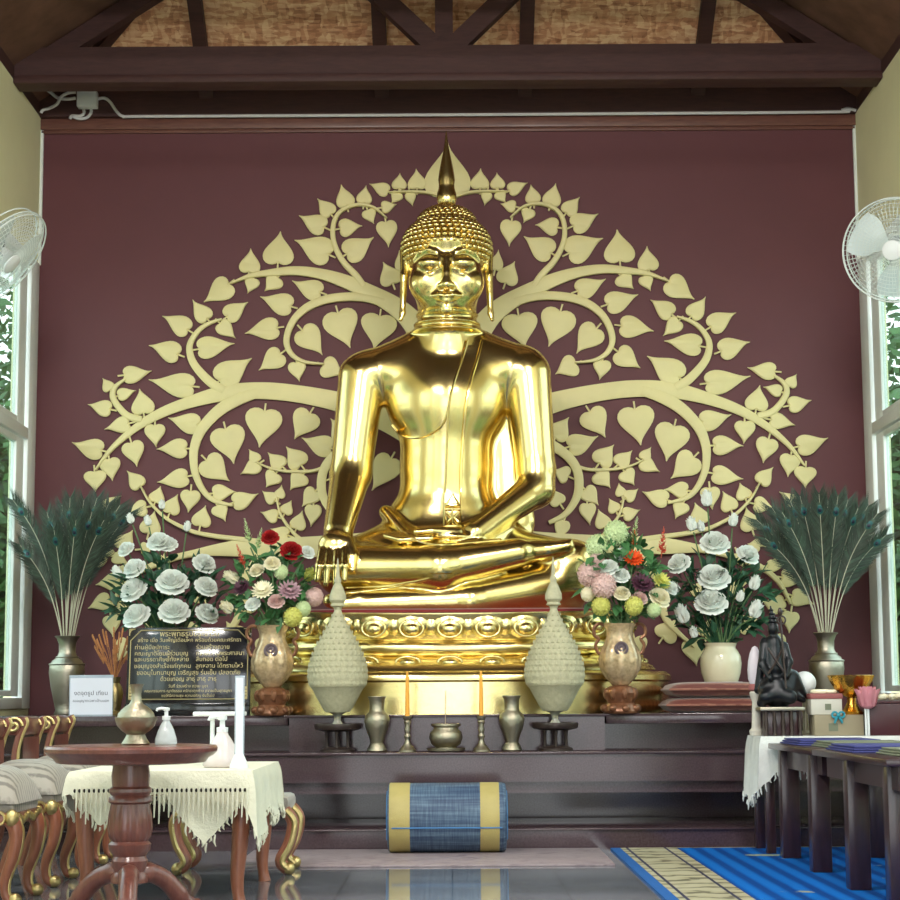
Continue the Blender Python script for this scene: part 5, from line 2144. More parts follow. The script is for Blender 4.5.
YM = 14.1
LB = 'in the left urn bouquet'
mixed('left', [
    ('green_spray', 'flower spray', 'pale green flower spike at the top ' + LB, 'spike', 'greenF', 250, 545, 26, -.2, .05),
    ('green_spray', 'flower spray', 'second pale green spike, left of the red roses ' + LB, 'spike', 'greenF', 256, 552, 24, .25, .02),
    ('red_rose', 'rose', 'upper red rose ' + LB, 'rose', 'roseRed', 270, 536, 15, 0, .0),
    ('red_rose', 'rose', 'larger lower red rose ' + LB, 'rose', 'roseRed', 292, 549, 19, .2, -.05),
    ('salmon_gladiolus', 'gladiolus', 'salmon red spike on the left ' + LB, 'spike', 'salmonF', 245, 568, 24, -.35, -.05),
    ('cream_rose', 'rose', 'small cream rose above centre ' + LB, 'rose', 'creamF', 272, 562, 14, 0, -.1),
    ('cream_dahlia', 'dahlia', 'large cream dahlia in the middle ' + LB, 'daisy', 'creamF', 262, 588, 21, -.1, -.14),
    ('mauve_dahlia', 'dahlia', 'mauve pink dahlia right of centre ' + LB, 'daisy', 'mauveF', 290, 588, 22, .2, -.12),
    ('brown_dahlia', 'dahlia', 'dark purple brown dahlia at the left edge ' + LB, 'daisy', 'purpleF', 240, 586, 18, -.5, -.08),
    ('cream_lily', 'lily', 'cream lily leaning left ' + LB, 'bud', 'creamF', 233, 578, 20, -1.2, .05),
    ('pale_rose', 'rose', 'pale white rose at the upper right ' + LB, 'rose', 'roseW', 308, 551, 13, .4, 0),
    ('lime_flower', 'flower', 'yellow green bloom at the right edge ' + LB, 'bud', 'limeF', 309, 576, 18, .3, -.06),
    ('pink_cluster', 'flower cluster', 'pale pink cluster at the right below the yellow bloom ' + LB, 'ball', 'pinkF', 314, 597, 18, .3, -.02),
    ('lime_cluster', 'flower cluster', 'lower yellow green cluster over the urn rim ' + LB, 'ball', 'limeF', 293, 617, 18, .1, -.14),
    ('lime_cluster', 'flower cluster', 'second yellow green cluster near the right handle ' + LB, 'ball', 'greenF', 303, 609, 15, .2, -.1),
    ('pale_rose', 'rose', 'small white rose under the cream dahlia ' + LB, 'rose', 'roseW', 252, 603, 13, -.2, -.1),
    ('pink_rose', 'rose', 'dusty pink rose between the two dahlias ' + LB, 'rose', 'pinkF', 276, 600, 14, 0, -.14),
    ('green_cluster', 'flower cluster', 'pale green cluster under the red roses ' + LB, 'ball', 'greenF', 281, 572, 14, .1, -.06),
    ('peach_rose', 'rose', 'peach rose beside the salmon spike ' + LB, 'rose', 'creamF', 256, 569, 13, -.3, -.04),
    ('yellow_flower', 'flower', 'soft yellow bloom at the lower left ' + LB, 'bud', 'creamF', 228, 608, 18, -.8, -.02),
], YM, at(272, YM, TOPZ + .58), (272, 588, 40, 40, 230))
RB = 'in the right urn bouquet'
mixed('right', [
    ('green_spray', 'flower spray', 'tall pale green spike at the top ' + RB, 'spike', 'greenF', 632, 545, 28, .2, .05),
    ('green_spray', 'flower spray', 'pale green spike left of the top ' + RB, 'spike', 'greenF', 614, 548, 26, -.2, .05),
    ('green_cluster', 'flower cluster', 'large pale green cluster at the upper left ' + RB, 'ball', 'greenF', 616, 533, 24, -.2, 0),
    ('green_cluster', 'flower cluster', 'second pale green cluster nearer the gilded knee ' + RB, 'ball', 'greenF', 597, 546, 22, -.5, 0),
    ('orange_dahlia', 'dahlia', 'bright orange dahlia ' + RB, 'daisy', 'orangeF', 634, 556, 19, .1, -.1),
    ('salmon_gladiolus', 'gladiolus', 'salmon pink spike rising at the right ' + RB, 'spike', 'salmonF', 661, 558, 30, .1, 0),
    ('salmon_gladiolus', 'gladiolus', 'short salmon spike above the orange dahlia ' + RB, 'spike', 'orangeF', 634, 548, 18, .05, .03),
    ('pink_cluster', 'flower cluster', 'large dusty pink cluster at the left ' + RB, 'ball', 'pinkF', 590, 574, 24, -.5, -.05),
    ('pink_cluster', 'flower cluster', 'dusty pink cluster below the white roses ' + RB, 'ball', 'pinkF', 604, 586, 24, -.2, -.12),
    ('pale_rose', 'rose', 'white rose left of the orange dahlia ' + RB, 'rose', 'roseW', 608, 566, 16, -.2, -.1),
    ('pale_rose', 'rose', 'white rose in the centre ' + RB, 'rose', 'roseW', 621, 574, 15, 0, -.12),
    ('purple_dahlia', 'dahlia', 'dark purple dahlia right of centre ' + RB, 'daisy', 'purpleF', 643, 581, 22, .2, -.13),
    ('lime_flower', 'flower', 'yellow green bloom at the right ' + RB, 'daisy', 'limeF', 663, 579, 19, .5, -.05),
    ('cream_rose', 'rose', 'cream rose at the lower right ' + RB, 'rose', 'creamF', 661, 596, 19, .4, -.08),
    ('lime_cluster', 'flower cluster', 'yellow green cluster over the middle of the rim ' + RB, 'ball', 'limeF', 634, 606, 18, .1, -.14),
    ('lime_cluster', 'flower cluster', 'yellow green cluster at the lower left ' + RB, 'ball', 'limeF', 601, 606, 18, -.3, -.12),
    ('pink_rose', 'rose', 'dusty pink rose below the purple dahlia ' + RB, 'rose', 'pinkF', 640, 597, 13, .1, -.13),
    ('cream_rose', 'rose', 'cream rose left of the purple dahlia ' + RB, 'rose', 'creamF', 622, 592, 14, 0, -.14),
    ('pale_rose', 'rose', 'pale rose under the upper green cluster ' + RB, 'rose', 'roseW', 622, 553, 13, -.1, -.04),
    ('pink_cluster', 'flower cluster', 'small dusty pink cluster above the left pink one ' + RB, 'ball', 'pinkF', 597, 560, 15, -.4, -.02),
    ('pale_rose', 'rose', 'white rose at the right under the yellow bloom ' + RB, 'rose', 'roseW', 672, 587, 13, .6, 0),
    ('white_cluster', 'flower cluster', 'small white cluster hanging at the far left ' + RB, 'ball', 'creamF', 588, 594, 14, -.4, -.05),
    ('lime_cluster', 'flower cluster', 'small yellow green cluster near the right handle ' + RB, 'ball', 'greenF', 654, 610, 14, .3, -.1),
], YM, at(621, YM, TOPZ + .58), (622, 580, 38, 42, 230))
# ------------------------------------------------------------------ floor coverings and rolled mat
xa, xb = -1.33, .985
mm = MB()
mm.box((xa, 11.72, 0), (xb, 13.0, .012), .003)
solo('floor_mat', mm, M['mat'], 'thin grey pink marbled mat lying before the altar steps', 'mat')
cx0, cx1, cy0, cy1 = 1.06, 3.5, 6.5, 12.98
ct = thing('carpet', 'bright blue carpet with a beige patterned border on the right floor', 'carpet', ((cx0 + cx1) / 2, (cy0 + cy1) / 2, 0))
part('field', MB().box((1.50, cy0, 0), (cx1, cy1 - .03, .012)), M['carpet'], ct)
part('edge_band', MB().box((cx0, cy0, 0), (1.125, cy1, .012)), M['carpetedge'], ct, 'plain blue edge band')
part('border_line', MB().box((1.125, cy0, 0), (1.16, cy1, .0125)), M['border'], ct)
part('border_line', MB().box((1.16, cy0, 0), (1.178, cy1, .0125)), M['carpetnavy'], ct, 'dark line')
part('patterned_border', MB().box((1.178, cy0, 0), (1.415, cy1, .0125)), M['border'], ct, 'beige patterned border')
part('border_line', MB().box((1.415, cy0, 0), (1.433, cy1, .0125)), M['carpetnavy'], ct, 'dark line')
part('border_line', MB().box((1.433, cy0, 0), (1.50, cy1, .0125)), M['border'], ct)
part('border_line', MB().box((1.50, cy1 - .03, 0), (cx1, cy1, .0125)), M['border'], ct)

YR = 12.72
q0, q1 = at(387, YR - .2, .2).x, at(507, YR - .2, .2).x
rr_ = .224
rt_ = thing('rolled_mat', 'blue woven mat rolled up with two yellow bands, standing on the grey floor mat', 'rolled mat', ((q0 + q1) / 2, YR, .012))
L = q1 - q0
zc = .012 + rr_


def roll(a, b, rad, mat, name, caps=True, lab=None):
    n = 48
    pr = [(rad, a), (rad, b)]
    mb = MB().lathe([(rad * .985, a - .0), (rad, a + .006), (rad, b - .006), (rad * .985, b)], (0, YR, zc), n, 'X')
    return part(name, mb, mat, rt_, lab)


e1 = MB().lathe([(rr_ * .88, q0), (rr_ * .97, q0 + .006), (rr_, q0 + .03), (rr_, q1 - .03), (rr_ * .97, q1 - .006), (rr_ * .88, q1)], (0, YR, zc), 56, 'X')
part('roll', e1, M['rollblue'], rt_, sharp=60)
for a, b in ((q0 + .012, q0 + .15), (q1 - .175, q1 - .045)):
    roll(a, b, rr_ + .002, M['yellowband'], 'yellow_band', lab='straw yellow band')
for x, s in ((q0, -1), (q1, 1)):
    sp_ = [(x + s * .001, YR + r_ * math.cos(a), zc + r_ * math.sin(a)) for a, r_ in [(i * .35, .015 + i * .0027) for i in range(66)]]
    part('spiral_edge', MB().tube(sp_, .006, 5), M['rolledge'], rt_)
fe = [(x, YR - (rr_ + .002) * math.cos(.25), zc - (rr_ + .002) * math.sin(.25)) for x in (q0 + .03, q1 - .03)]
part('loose_edge', MB().tube(fe, .005, 5), M['rolledge'], rt_)


# ------------------------------------------------------------------ long dark tables on the right
def long_table(y0, y1, x0, x1, zt, label, legs):
    t = thing('long_table', label, 'table', ((x0 + x1) / 2, (y0 + y1) / 2, .0125), 'dark wooden tables on the right')
    part('tabletop', MB().box((x0, y0, zt - .035), (x1, y1, zt), .006), M['darkwood'], t)
    ap = MB()
    ap.box((x0 + .07, y0 + .06, zt - .15), (x0 + .095, y1 - .06, zt - .035))
    ap.box((x1 - .095, y0 + .06, zt - .15), (x1 - .07, y1 - .06, zt - .035))
    ap.box((x0 + .095, y0 + .06, zt - .15), (x1 - .095, y0 + .085, zt - .035))
    ap.box((x0 + .095, y1 - .085, zt - .15), (x1 - .095, y1 - .06, zt - .035))
    part('apron', ap, M['darkwood'], t)
    for (lx, ly) in legs:
        part('leg', MB().box((lx - .056, ly - .056, .0125), (lx + .056, ly + .056, zt - .035), .006), M['darkwood'], t)
    return t


XL = 2.115
zt = .715
long_table(10.86, 12.34, 2.03, 2.75, zt, 'dark wooden table farthest back in the right row, beside the lace table', [(XL, 11.12), (XL, 12.1), (2.66, 11.12), (2.66, 12.1)])
long_table(9.0, 10.84, 2.03, 2.75, zt, 'dark wooden table nearest the viewer in the right row', [(XL + .02, 9.26), (XL, 10.1), (2.66, 9.26), (2.66, 10.1)])
for i, (ya, yb, mt, col, xo) in enumerate(((11.6, 12.25, 'bluebook', 'dark blue', .04), (10.95, 11.5, 'greycloth', 'grey green', .1), (10.0, 10.7, 'bluebook', 'indigo blue', .03), (9.2, 9.85, 'greycloth', 'olive grey', .12))):
    mb = MB()
    rg = random.Random(i)
    for k in range(3):
        d = k * .012
        mb.box((2.05 + xo + d, ya + d, zt + .001 + k * .012), (2.6 + xo * .5 - d, yb - d, zt + .011 + k * .012), .004)
    solo('folded_cloth', mb, M[mt], '%s folded cloth lying %s on the right tables' % (col, ('farthest', 'second farthest', 'third', 'nearest')[i]), 'cloth', 'folded cloths on the right tables')

# far table dressed in white lace
tz = .752
t = thing('side_table', 'small table under white lace holding the black statue at the right', 'table', (2.6, 12.66, 0))
part('tabletop', MB().box((2.0, 12.4, tz - .04), (3.3, 12.93, tz - .004), .005), M['darkwood'], t)
for x in (2.05, 3.25):
    for y in (12.45, 12.88):
        part('leg', MB().box((x - .03, y - .03, 0.0125), (x + .03, y + .03, tz - .04), .004), M['darkwood'], t)


def drop_cloth(x0, x1, y0, y1, z, drops, mat, name, label, cat, seed, scal=.09, amp=.02, fringe=True):
    """cloth over a table top: drops = function (side, s in 0..1) -> hanging length"""
    rg = random.Random(seed)
    mb = MB()
    mb.box((x0 - .004, y0 - .004, z), (x1 + .004, y1 + .004, z + .004))
    fr_ = MB()
    per = [('f', V((x0, y0, z)), V((x1, y0, z)), V((0, -1, 0))), ('r', V((x1, y0, z)), V((x1, y1, z)), V((1, 0, 0))), ('b', V((x1, y1, z)), V((x0, y1, z)), V((0, 1, 0))), ('l', V((x0, y1, z)), V((x0, y0, z)), V((-1, 0, 0)))]
    for pi_, (nm, a, b, o) in enumerate(per):
        nx, pv = per[(pi_ + 1) % 4][3], per[pi_ - 1][3]
        L_ = (b - a).length
        n = max(6, int(L_ / .022))

        def fn(p, q):
            s = p
            dl = drops(nm, s)
            wv = amp * math.sin(s * L_ / scal * PI * 2 * .5 + seed) * q
            sc = .012 * (abs(math.sin(s * L_ / .045 * PI)) - .5) * (1 if q > .99 else 0)
            e_ = .05
            oo = o.copy()
            if s > 1 - e_:
                oo += nx * ((s - 1 + e_) / e_)
            elif s < e_:
                oo += pv * ((e_ - s) / e_)
            wv *= min(1, s / .06, (1 - s) / .06)
            return a.lerp(b, s) + oo * (.006 + .012 * min(1, q * 5) + wv + .02 * q) + V((0, 0, .004 - q * dl + sc))
        mb.grid(fn, n, 7)
        if fringe:
            for k in range(int(L_ / .02)):
                s = (k + .5) / int(L_ / .02)
                e = fn(s, 1.0)
                ln_ = rg.uniform(.02, .06)
                fr_.tube([e, e + V((rg.uniform(-.006, .006), 0, -ln_ * .6)), e + V((rg.uniform(-.01, .01), 0, -ln_))], [.005, .006, .002], 4)
    c = thing(name, label, cat, ((x0 + x1) / 2, (y0 + y1) / 2, z))
    part('cloth', mb, mat, c, sharp=60)
    if fringe:
        part('fringe', fr_, mat, c, sharp=60, kind='stuff')
    return c


def dr(side, s):
    if side == 'l':
        return .34 + .08 * math.sin(s * PI)
    if side == 'f':
        return .10 + .24 * max(0, 1 - s * 12) + .12 * abs(math.sin(s * PI * 3.0))
    if side == 'b':
        return .2 + .14 * max(0, 1 - (1 - s) * 12)
    return .12


drop_cloth(2.0, 3.3, 12.4, 12.93, tz, dr, M['lacew'], 'lace_tablecloth', 'white lace cloth hanging off the small table at the right', 'tablecloth', 5)

# things on the white lace table
TZ = tz + .005


def lbl(name, label, cat, p, group=None):
    return thing(name, label, cat, p, group)


Y = 12.62
b = at(781, Y, TZ)
k = px(Y)
t = lbl('statue_stand', 'dark carved stand under the black statue on the lace table', 'stand', b)
part('top', MB().box((b.x - 23 * k, Y - .13, b.z + 24 * k), (b.x + 21 * k, Y + .13, b.z + 28 * k), .006), M['bronze'], t, 'dull bronze top edge')
part('core', MB().box((b.x - 17 * k, Y - .1, b.z), (b.x + 16 * k, Y + .1, b.z + 24 * k), .01), M['darkwood'], t)
for i in range(5):
    x = b.x - 17 * k + i * 8.3 * k
    part('baluster', MB().lathe([(.016, 0), (.010, .03), (.016, .07), (.010, .12), (.014, 24 * k)], (x, Y - .11, b.z), 10), M['darkbronze'], t)
# black seated deity with pointed crown
ft = Field()
z0 = b.z + 28 * k


def S(u, v, y):
    q = P(u, v, Y + y)
    return (q.x, q.y, q.z)


def sc_(u1, v1, y1, r1, u2, v2, y2, r2, kk=.02):
    ft.cap(S(u1, v1, y1), S(u2, v2, y2), r1 * k, r2 * k, kk)


sc_(775, 668, 0, 11, 774, 643, .02, 8)
sc_(774, 643, .02, 7.5, 773, 634, .02, 4)
ft.ell(S(773, 629, .01), (5.4 * k, 5.8 * k, 6.4 * k), .01)
sc_(773, 626, .01, 4.5, 770.5, 606, .02, .8, .01)
sc_(764, 645, .02, 4.5, 762, 664, -.03, 3.6)
sc_(762, 664, -.03, 3.6, 770, 678, -.1, 3)
sc_(784, 646, .02, 4.5, 789, 662, -.03, 3.6)
sc_(789, 662, -.03, 3.6, 786, 676, -.09, 3)
sc_(776, 688, .0, 15, 778, 694, .0, 15, .03)
sc_(768, 690, -.02, 10, 790, 697, -.1, 7)
sc_(788, 688, -.02, 10, 766, 697, -.08, 7)
sc_(790, 680, .0, 11, 800, 694, .02, 7, .03)
sc_(764, 640, .03, 3, 758, 690, .06, 4)
sc_(766, 695, -.06, 5, 762, 703, -.06, 5)
sc_(796, 696, -.05, 4, 803, 700, -.03, 3)
vs_, fs_ = ft.mesh((b.x - .26, Y - .26, z0), (b.x + .26, Y + .24, z0 + .72), .0065)
t = lbl('black_statue', 'black seated figure with pointed crown and staff on a carved stand', 'statue', (b.x, Y, z0))
part('body', MB().add([V(q) for q in vs_], [tuple(int(i) for i in q) for q in fs_]), M['statue'], t, sharp=180)
part('staff', MB().tube([S(786, 688, -.12), S(783, 650, -.1), S(780, 614, -.08)], .007, 7), M['darkbronze'], t)
hd = MB()
hd.ell(S(780, 612, -.08), (.016, .016, .03), 8, 6)
hd.torus(S(781.5, 620, -.085), .026, .006, 16, 6, Matrix.Rotation(PI / 2, 3, 'X'))
part('staff_head', hd, M['darkbronze'], t)
crn = MB()
for i in range(4):
    q = S(773 - i * .7, 622 - i * 4, .015)
    crn.torus(q, (5.0 - i * 1.1) * k, .006, 16, 6)
part('crown_rings', crn, M['statue'], t)
sl = MB()
sl.tube([S(768, 648, -.09), S(776, 660, -.1), S(784, 672, -.1)], .008, 6)
sl.tube([S(782, 650, -.08), S(776, 662, -.105), S(768, 674, -.12)], .008, 6)
part('garments', sl, M['darkbronze'], t)
b = at(757, 12.72, TZ)
t = lbl('small_figurine', 'pale lilac vase shaped figurine with red foot left of the black statue', 'figurine', b)
kk = px(12.72)
part('base', MB().lathe([(7 * kk, 0), (7.5 * kk, .03), (5 * kk, .05), (4 * kk, .22), (6 * kk, .26), (6.5 * kk, .28), (5 * kk, .29)], b, 18), M['boxwhite'], t)
part('red_band', MB().lathe([(4.6 * kk, .288), (7 * kk, .30), (7.4 * kk, .32), (6 * kk, .338)], b, 18), M['boxred'], t, 'faded red band')
part('body', MB().lathe([(5.4 * kk, .335), (7.4 * kk, .37), (7.8 * kk, .43), (7 * kk, .49), (5 * kk, .545), (2.6 * kk, .58), (0, .59)], b, 20), M['lilac'], t)
Y2 = 12.74
b = at(806, Y2, TZ)
k2 = px(Y2)
t = lbl('white_globe', 'white round globe standing just right of the black statue', 'globe', b)
zc_ = P(806, 683, Y2).z
part('stand', MB().lathe([(.07, 0), (.075, .015), (.02, .03), (.016, zc_ - b.z - 11 * k2), (.03, zc_ - b.z - 10 * k2)], b, 20), M['brass'], t)
part('globe', MB().ell((b.x, Y2, zc_), 11.5 * k2, 24, 16), M['white'], t)
Y3 = 12.55
k3 = px(Y3)


def bx(u0, u1, v0, v1, Y, d, mat, name, label, group=None, zb=None):
    xa_, xb_ = at(u0, Y, 1).x, at(u1, Y, 1).x
    zb = P(450, v1, Y).z if zb is None else zb
    zt_ = P(450, v0, Y).z
    return thing(name, label, 'box', ((xa_ + xb_) / 2, Y + d / 2, zb), group), (xa_, Y, zb), (xb_, Y + d, zt_)


t, lo, hi = bx(814, 863, 717, 735, 12.46, .2, None, 'card_box', 'buff cardboard box on the lace table under the white box', zb=TZ)
part('box_body', MB().box(lo, hi, .004), M['card'], t)
rb_ = MB().box((lo[0] + .09, lo[1] - .002, lo[2] + .03), (lo[0] + .15, lo[1] - .0005, lo[2] + .08))
part('printed_mark', rb_, M['greycloth'], t)
bw = MB()
qx, qy, qz = at(838, 12.44, 1).x, lo[1] - .014, hi[2] - .004
for s in (-1, 1):
    bw.torus((qx + s * .022, qy, qz + .004), .018, .007, 14, 6, Matrix.Rotation(PI / 2, 3, 'X'))
    bw.tube([(qx, qy, qz), (qx + s * .018, qy, qz - .03), (qx + s * .026, qy, qz - .05)], [.009, .009, .006], 6)
bw.ell((qx, qy - .004, qz), .013, 8, 6)
part('ribbon_bow', bw, M['teal'], t, 'teal ribbon bow')
ztop = hi[2]
t, lo, hi = bx(811, 842, 701, 717, 12.48, .16, None, 'gift_box', 'off white box with faded red lid on the buff cardboard box', zb=ztop + .001)
part('box_body', MB().box(lo, hi, .004), M['boxwhite'], t)
part('lid', MB().box((lo[0] - .005, lo[1] - .005, hi[2]), (hi[0] + .005, hi[1] + .005, hi[2] + .035), .004), M['boxred'], t, 'faded red lid')
part('printed_mark', MB().box((lo[0] + .09, lo[1] - .002, lo[2] + .03), (lo[0] + .13, lo[1] - .0005, lo[2] + .07)), M['greycloth'], t)
zg = hi[2] + .035
g_ = at(820, 12.55, zg + .001)
solo('white_garland', MB().torus((g_.x, g_.y, g_.z + .012), .05, .014, 20, 8).torus((g_.x + .06, g_.y, g_.z + .012), .04, .012, 20, 8), M['creamF'], 'small cream garland coiled on the red lidded box', 'garland')
# gold offering bowl
b = at(851, 12.60, ztop)
Yb = 12.56
b = at(852, Yb, ztop + .001)
kb = px(Yb)
t = thing('gold_bowl', 'shining gold footed offering bowl on the buff cardboard box', 'bowl', b)
part('foot', MB().lathe([(11 * kb, 0), (11.5 * kb, 2 * kb), (8 * kb, 5 * kb), (4.5 * kb, 12 * kb), (4.5 * kb, 16 * kb)], b, 28), M['amber'], t)
n = 48
vs, fs = [], []
pr = [(4.5, 16), (9, 19), (16, 25), (20.5, 33), (22.5, 38), (21.5, 38.4), (18, 31), (9, 22), (0, 20)]
for r_, h in pr:
    for q in range(n):
        a = 2 * PI * q / n
        rr = r_ * kb * (1 + .04 * math.cos(16 * a) * (r_ / 22))
        vs.append((b.x + rr * math.cos(a), Yb + rr * math.sin(a), b.z + h * kb))
for i in range(len(pr) - 1):
    for q in range(n):
        q2 = (q + 1) % n
        fs.append((i * n + q, i * n + q2, (i + 1) * n + q2, (i + 1) * n + q))
part('bowl', MB().add(vs, fs), M['amber'], t, sharp=60)
b = at(869, 12.40, TZ)
t = thing('lotus_candle', 'pink lotus candle on a thin stem right of the gold bowl', 'lotus', b)
part('stem', MB().tube([b, b + V((0, 0, .18))], .008, 8), M['white'], t)
lo_ = MB()
for rg_, (n_, r0, h_, cup_) in enumerate(((5, .01, .085, .015), (7, .03, .085, .03), (9, .045, .075, .045))):
    for i in range(n_):
        a = 2 * PI * (i + rg_ * .5) / n_
        o = V((math.cos(a), math.sin(a), 0))
        petal_patch(lo_, b + V((0, 0, .19)) + o * r0, V((0, 0, 1)), o, .075, h_ * 1.5, cup_)
lo_.ell(b + V((0, 0, .2)), (.05, .05, .03), 10, 6)
part('petals', lo_, M['pink'], t, sharp=180)
t, lo, hi = bx(868, 905, 706, 737, 12.42, .2, None, 'dark_box', 'deep maroon box on the lace table at the right edge of the photo', zb=TZ)
part('box_body', MB().box(lo, hi, .006), M['boxdark'], t)
part('lid', MB().box((lo[0] - .004, lo[1] - .004, hi[2]), (hi[0] + .004, hi[1] + .004, hi[2] + .02), .004), M['boxdark'], t)
g2 = at(886, 12.5, hi[2] + .021)
gm = MB()
rg = random.Random(2)
for i in range(26):
    gm.ell((g2.x + rg.uniform(-.1, .1), g2.y + rg.uniform(-.05, .05), g2.z + rg.uniform(.012, .03)), rg.uniform(.012, .02), 7, 5)
solo('jasmine_garland', gm, M['creamF'], 'heap of cream jasmine garland on the deep maroon box', 'garland')
solo('white_rod', MB().tube([(at(864.5, 12.42, 1).x, 12.4, TZ), (at(864.5, 12.42, 1).x, 12.4, TZ + .2)], .007, 8), M['white'], 'thin white upright rod between the buff box and the maroon box', 'rod')


# ------------------------------------------------------------------ round pedestal table
RT = V((-1.50, 9.0, 0))
t = thing('round_table', 'reddish brown round pedestal table at the lower left', 'table', RT)
zt = .80
part('tabletop', MB().lathe([(.30, zt - .085), (.345, zt - .08), (.36, zt - .06), (.385, zt - .045), (.40, zt - .03), (.402, zt - .014), (.395, zt - .002), (.37, zt), (0, zt)], RT, 56), M['redwood'], t, sharp=30)
k = px(9.0)
pe = [(.05, .16), (.085, .17), (.085, .2), (.07, .22), (.08, .25), (.085, .27), (.075, .29), (.095, .32), (.1, .345), (.086, .36)]
part('pedestal_foot', MB().lathe(pe, RT, 40), M['redwood'], t, sharp=40)
n = 64
vs, fs = [], []
for r_, h in [(.086, .36), (.098, .38), (.105, .42), (.1, .48), (.09, .53)]:
    for q in range(n):
        a = 2 * PI * q / n
        rr = r_ * (1 - .06 * max(0, math.cos(16 * a)))
        vs.append((RT.x + rr * math.cos(a), RT.y + rr * math.sin(a), h))
for i in range(4):
    for q in range(n):
        q2 = (q + 1) % n
        fs.append((i * n + q, i * n + q2, (i + 1) * n + q2, (i + 1) * n + q))
part('fluted_section', MB().add(vs, fs), M['redwood'], t, sharp=60)
part('column', MB().lathe([(.09, .53), (.102, .54), (.1, .56), (.09, .57), (.1, .585), (.098, .6), (.086, .61), (.09, .66), (.084, .70), (.086, zt - .085)], RT, 40), M['redwood'], t, sharp=40)
for i in range(3):
    a = math.radians(-90 + i * 120 + 8)
    o = V((math.cos(a), math.sin(a), 0))
    pts = [RT + o * r_ + V((0, 0, h)) for r_, h in [(.03, .2), (.1, .21), (.19, .17), (.27, .09), (.33, .045), (.37, .04)]]
    part('leg', MB().tube([V(q) for q in smooth_path(pts, 5)], [.05] * 6 + [.045] * 10 + [.036] * 10, 10), M['redwood'], t)
for v_ in []:
    pass
# vessel on the round table
b = V((RT.x + .02, 9.0, zt))
k = px(9.0)
t = thing('brass_vessel', 'engraved brass urn with narrow neck standing on the round table', 'vessel', b)
part('foot', MB().lathe([(r * k, h * k) for r, h in [(13, 0), (14, 1.5), (11, 6), (9, 10), (10, 12)]], b, 28), M['brass'], t)
part('bowl', MB().lathe([(r * k, h * k) for r, h in [(9.5, 11), (14, 14), (18.5, 19), (20.5, 25), (20.8, 27), (19, 27.4), (18, 26)]], b, 36), M['brass'], t)
part('upper_bulb', MB().lathe([(r * k, h * k) for r, h in [(18.5, 26.5), (17.5, 31), (13, 36), (7, 40), (5.2, 43), (4.8, 50), (5.8, 56), (7.4, 59.5), (6.4, 59.5), (4.2, 54)]], b, 32), M['brass'], t)


def pump_bottle(b, s, label, mat, wide):
    t = thing('pump_bottle', label, 'bottle', b, 'hand gel bottles')
    part('body', MB().lathe([(r * s * wide, h * s) for r, h in [(10, 0), (11, 1.5), (10.5, 6), (8, 14), (5.2, 20), (3.5, 23), (3.2, 25)]], b, 24), mat, t, sharp=60)
    part('collar', MB().lathe([(r * s, h * s) for r, h in [(4.0, 24.5), (4.2, 28), (2, 28.5), (1.8, 33), (3.2, 33.5), (3.4, 36), (1, 36.6)]], b, 18), M['white'], t)
    q = V(b) + V((0, 0, 35 * s))
    part('nozzle', MB().tube([q, q + V((-5 * s, 0, .6 * s)), q + V((-9 * s, 0, -.2 * s)), q + V((-9.6 * s, 0, -2 * s))], [1.6 * s, 1.5 * s, 1.3 * s, 1.2 * s], 8), M['white'], t)


pump_bottle(V((RT.x + .165, 8.98, zt)), k * 1.0, 'clear gel pump bottle on the round table beside the brass vessel', M['pump'], 1.0)

# ------------------------------------------------------------------ lace table on the left
lx0, lx1, ly0, ly1, lz = -1.88, -1.0, 9.55, 10.95, .655
t = thing('low_table', 'warm brown wooden table under the ivory lace cloth behind the round table', 'table', ((lx0 + lx1) / 2, (ly0 + ly1) / 2, 0))
part('tabletop', MB().box((lx0, ly0, lz - .03), (lx1, ly1, lz), .006), M['orangewood'], t)
part('apron', MB().box((lx0 + .05, ly0 + .05, lz - .12), (lx1 - .05, ly1 - .05, lz - .03), .004), M['orangewood'], t)
for x in (lx0 + .06, lx1 - .06):
    for y in (ly0 + .07, ly1 - .07):
        sx = 1 if x > -1.4 else -1
        pts = [(x, y, lz - .04), (x + sx * .012, y, .5), (x + sx * .004, y, .3), (x - sx * .008, y, .12), (x + sx * .004, y, .02), (x + sx * .006, y, 0)]
        part('leg', MB().tube([V(q) for q in smooth_path(pts, 4)], [.052, .052, .052, .05, .05, .048, .046, .044, .042, .04, .038, .036, .034, .032, .03, .03, .032, .034, .036, .036, .036], 10), M['orangewood'], t)


def dl(side, s):
    if side == 'f':
        x = s * .88
        return .115 + .24 * max(0, 1 - abs(x - .66) / .19) ** .8 + .16 * max(0, 1 - abs(x - .15) / .12) + .22 * max(0, 1 - (.88 - x) / .045)
    if side == 'r':
        return .20 + .135 * max(0, 1 - s / .3) + .07 * abs(math.sin(s * PI * 2.5))
    if side == 'l':
        return .115 + .12 * max(0, 1 - abs(s - .8) / .15) + .085 * max(0, 1 - s / .2)
    return .2


lc = drop_cloth(lx0 - .006, lx1 + .006, ly0 - .006, ly1 + .006, lz + .001, dl, M['lace'], 'lace_tablecloth', 'ivory lace cloth with fringe over the low table behind the round table', 'tablecloth', 2, scal=.16, amp=.014)
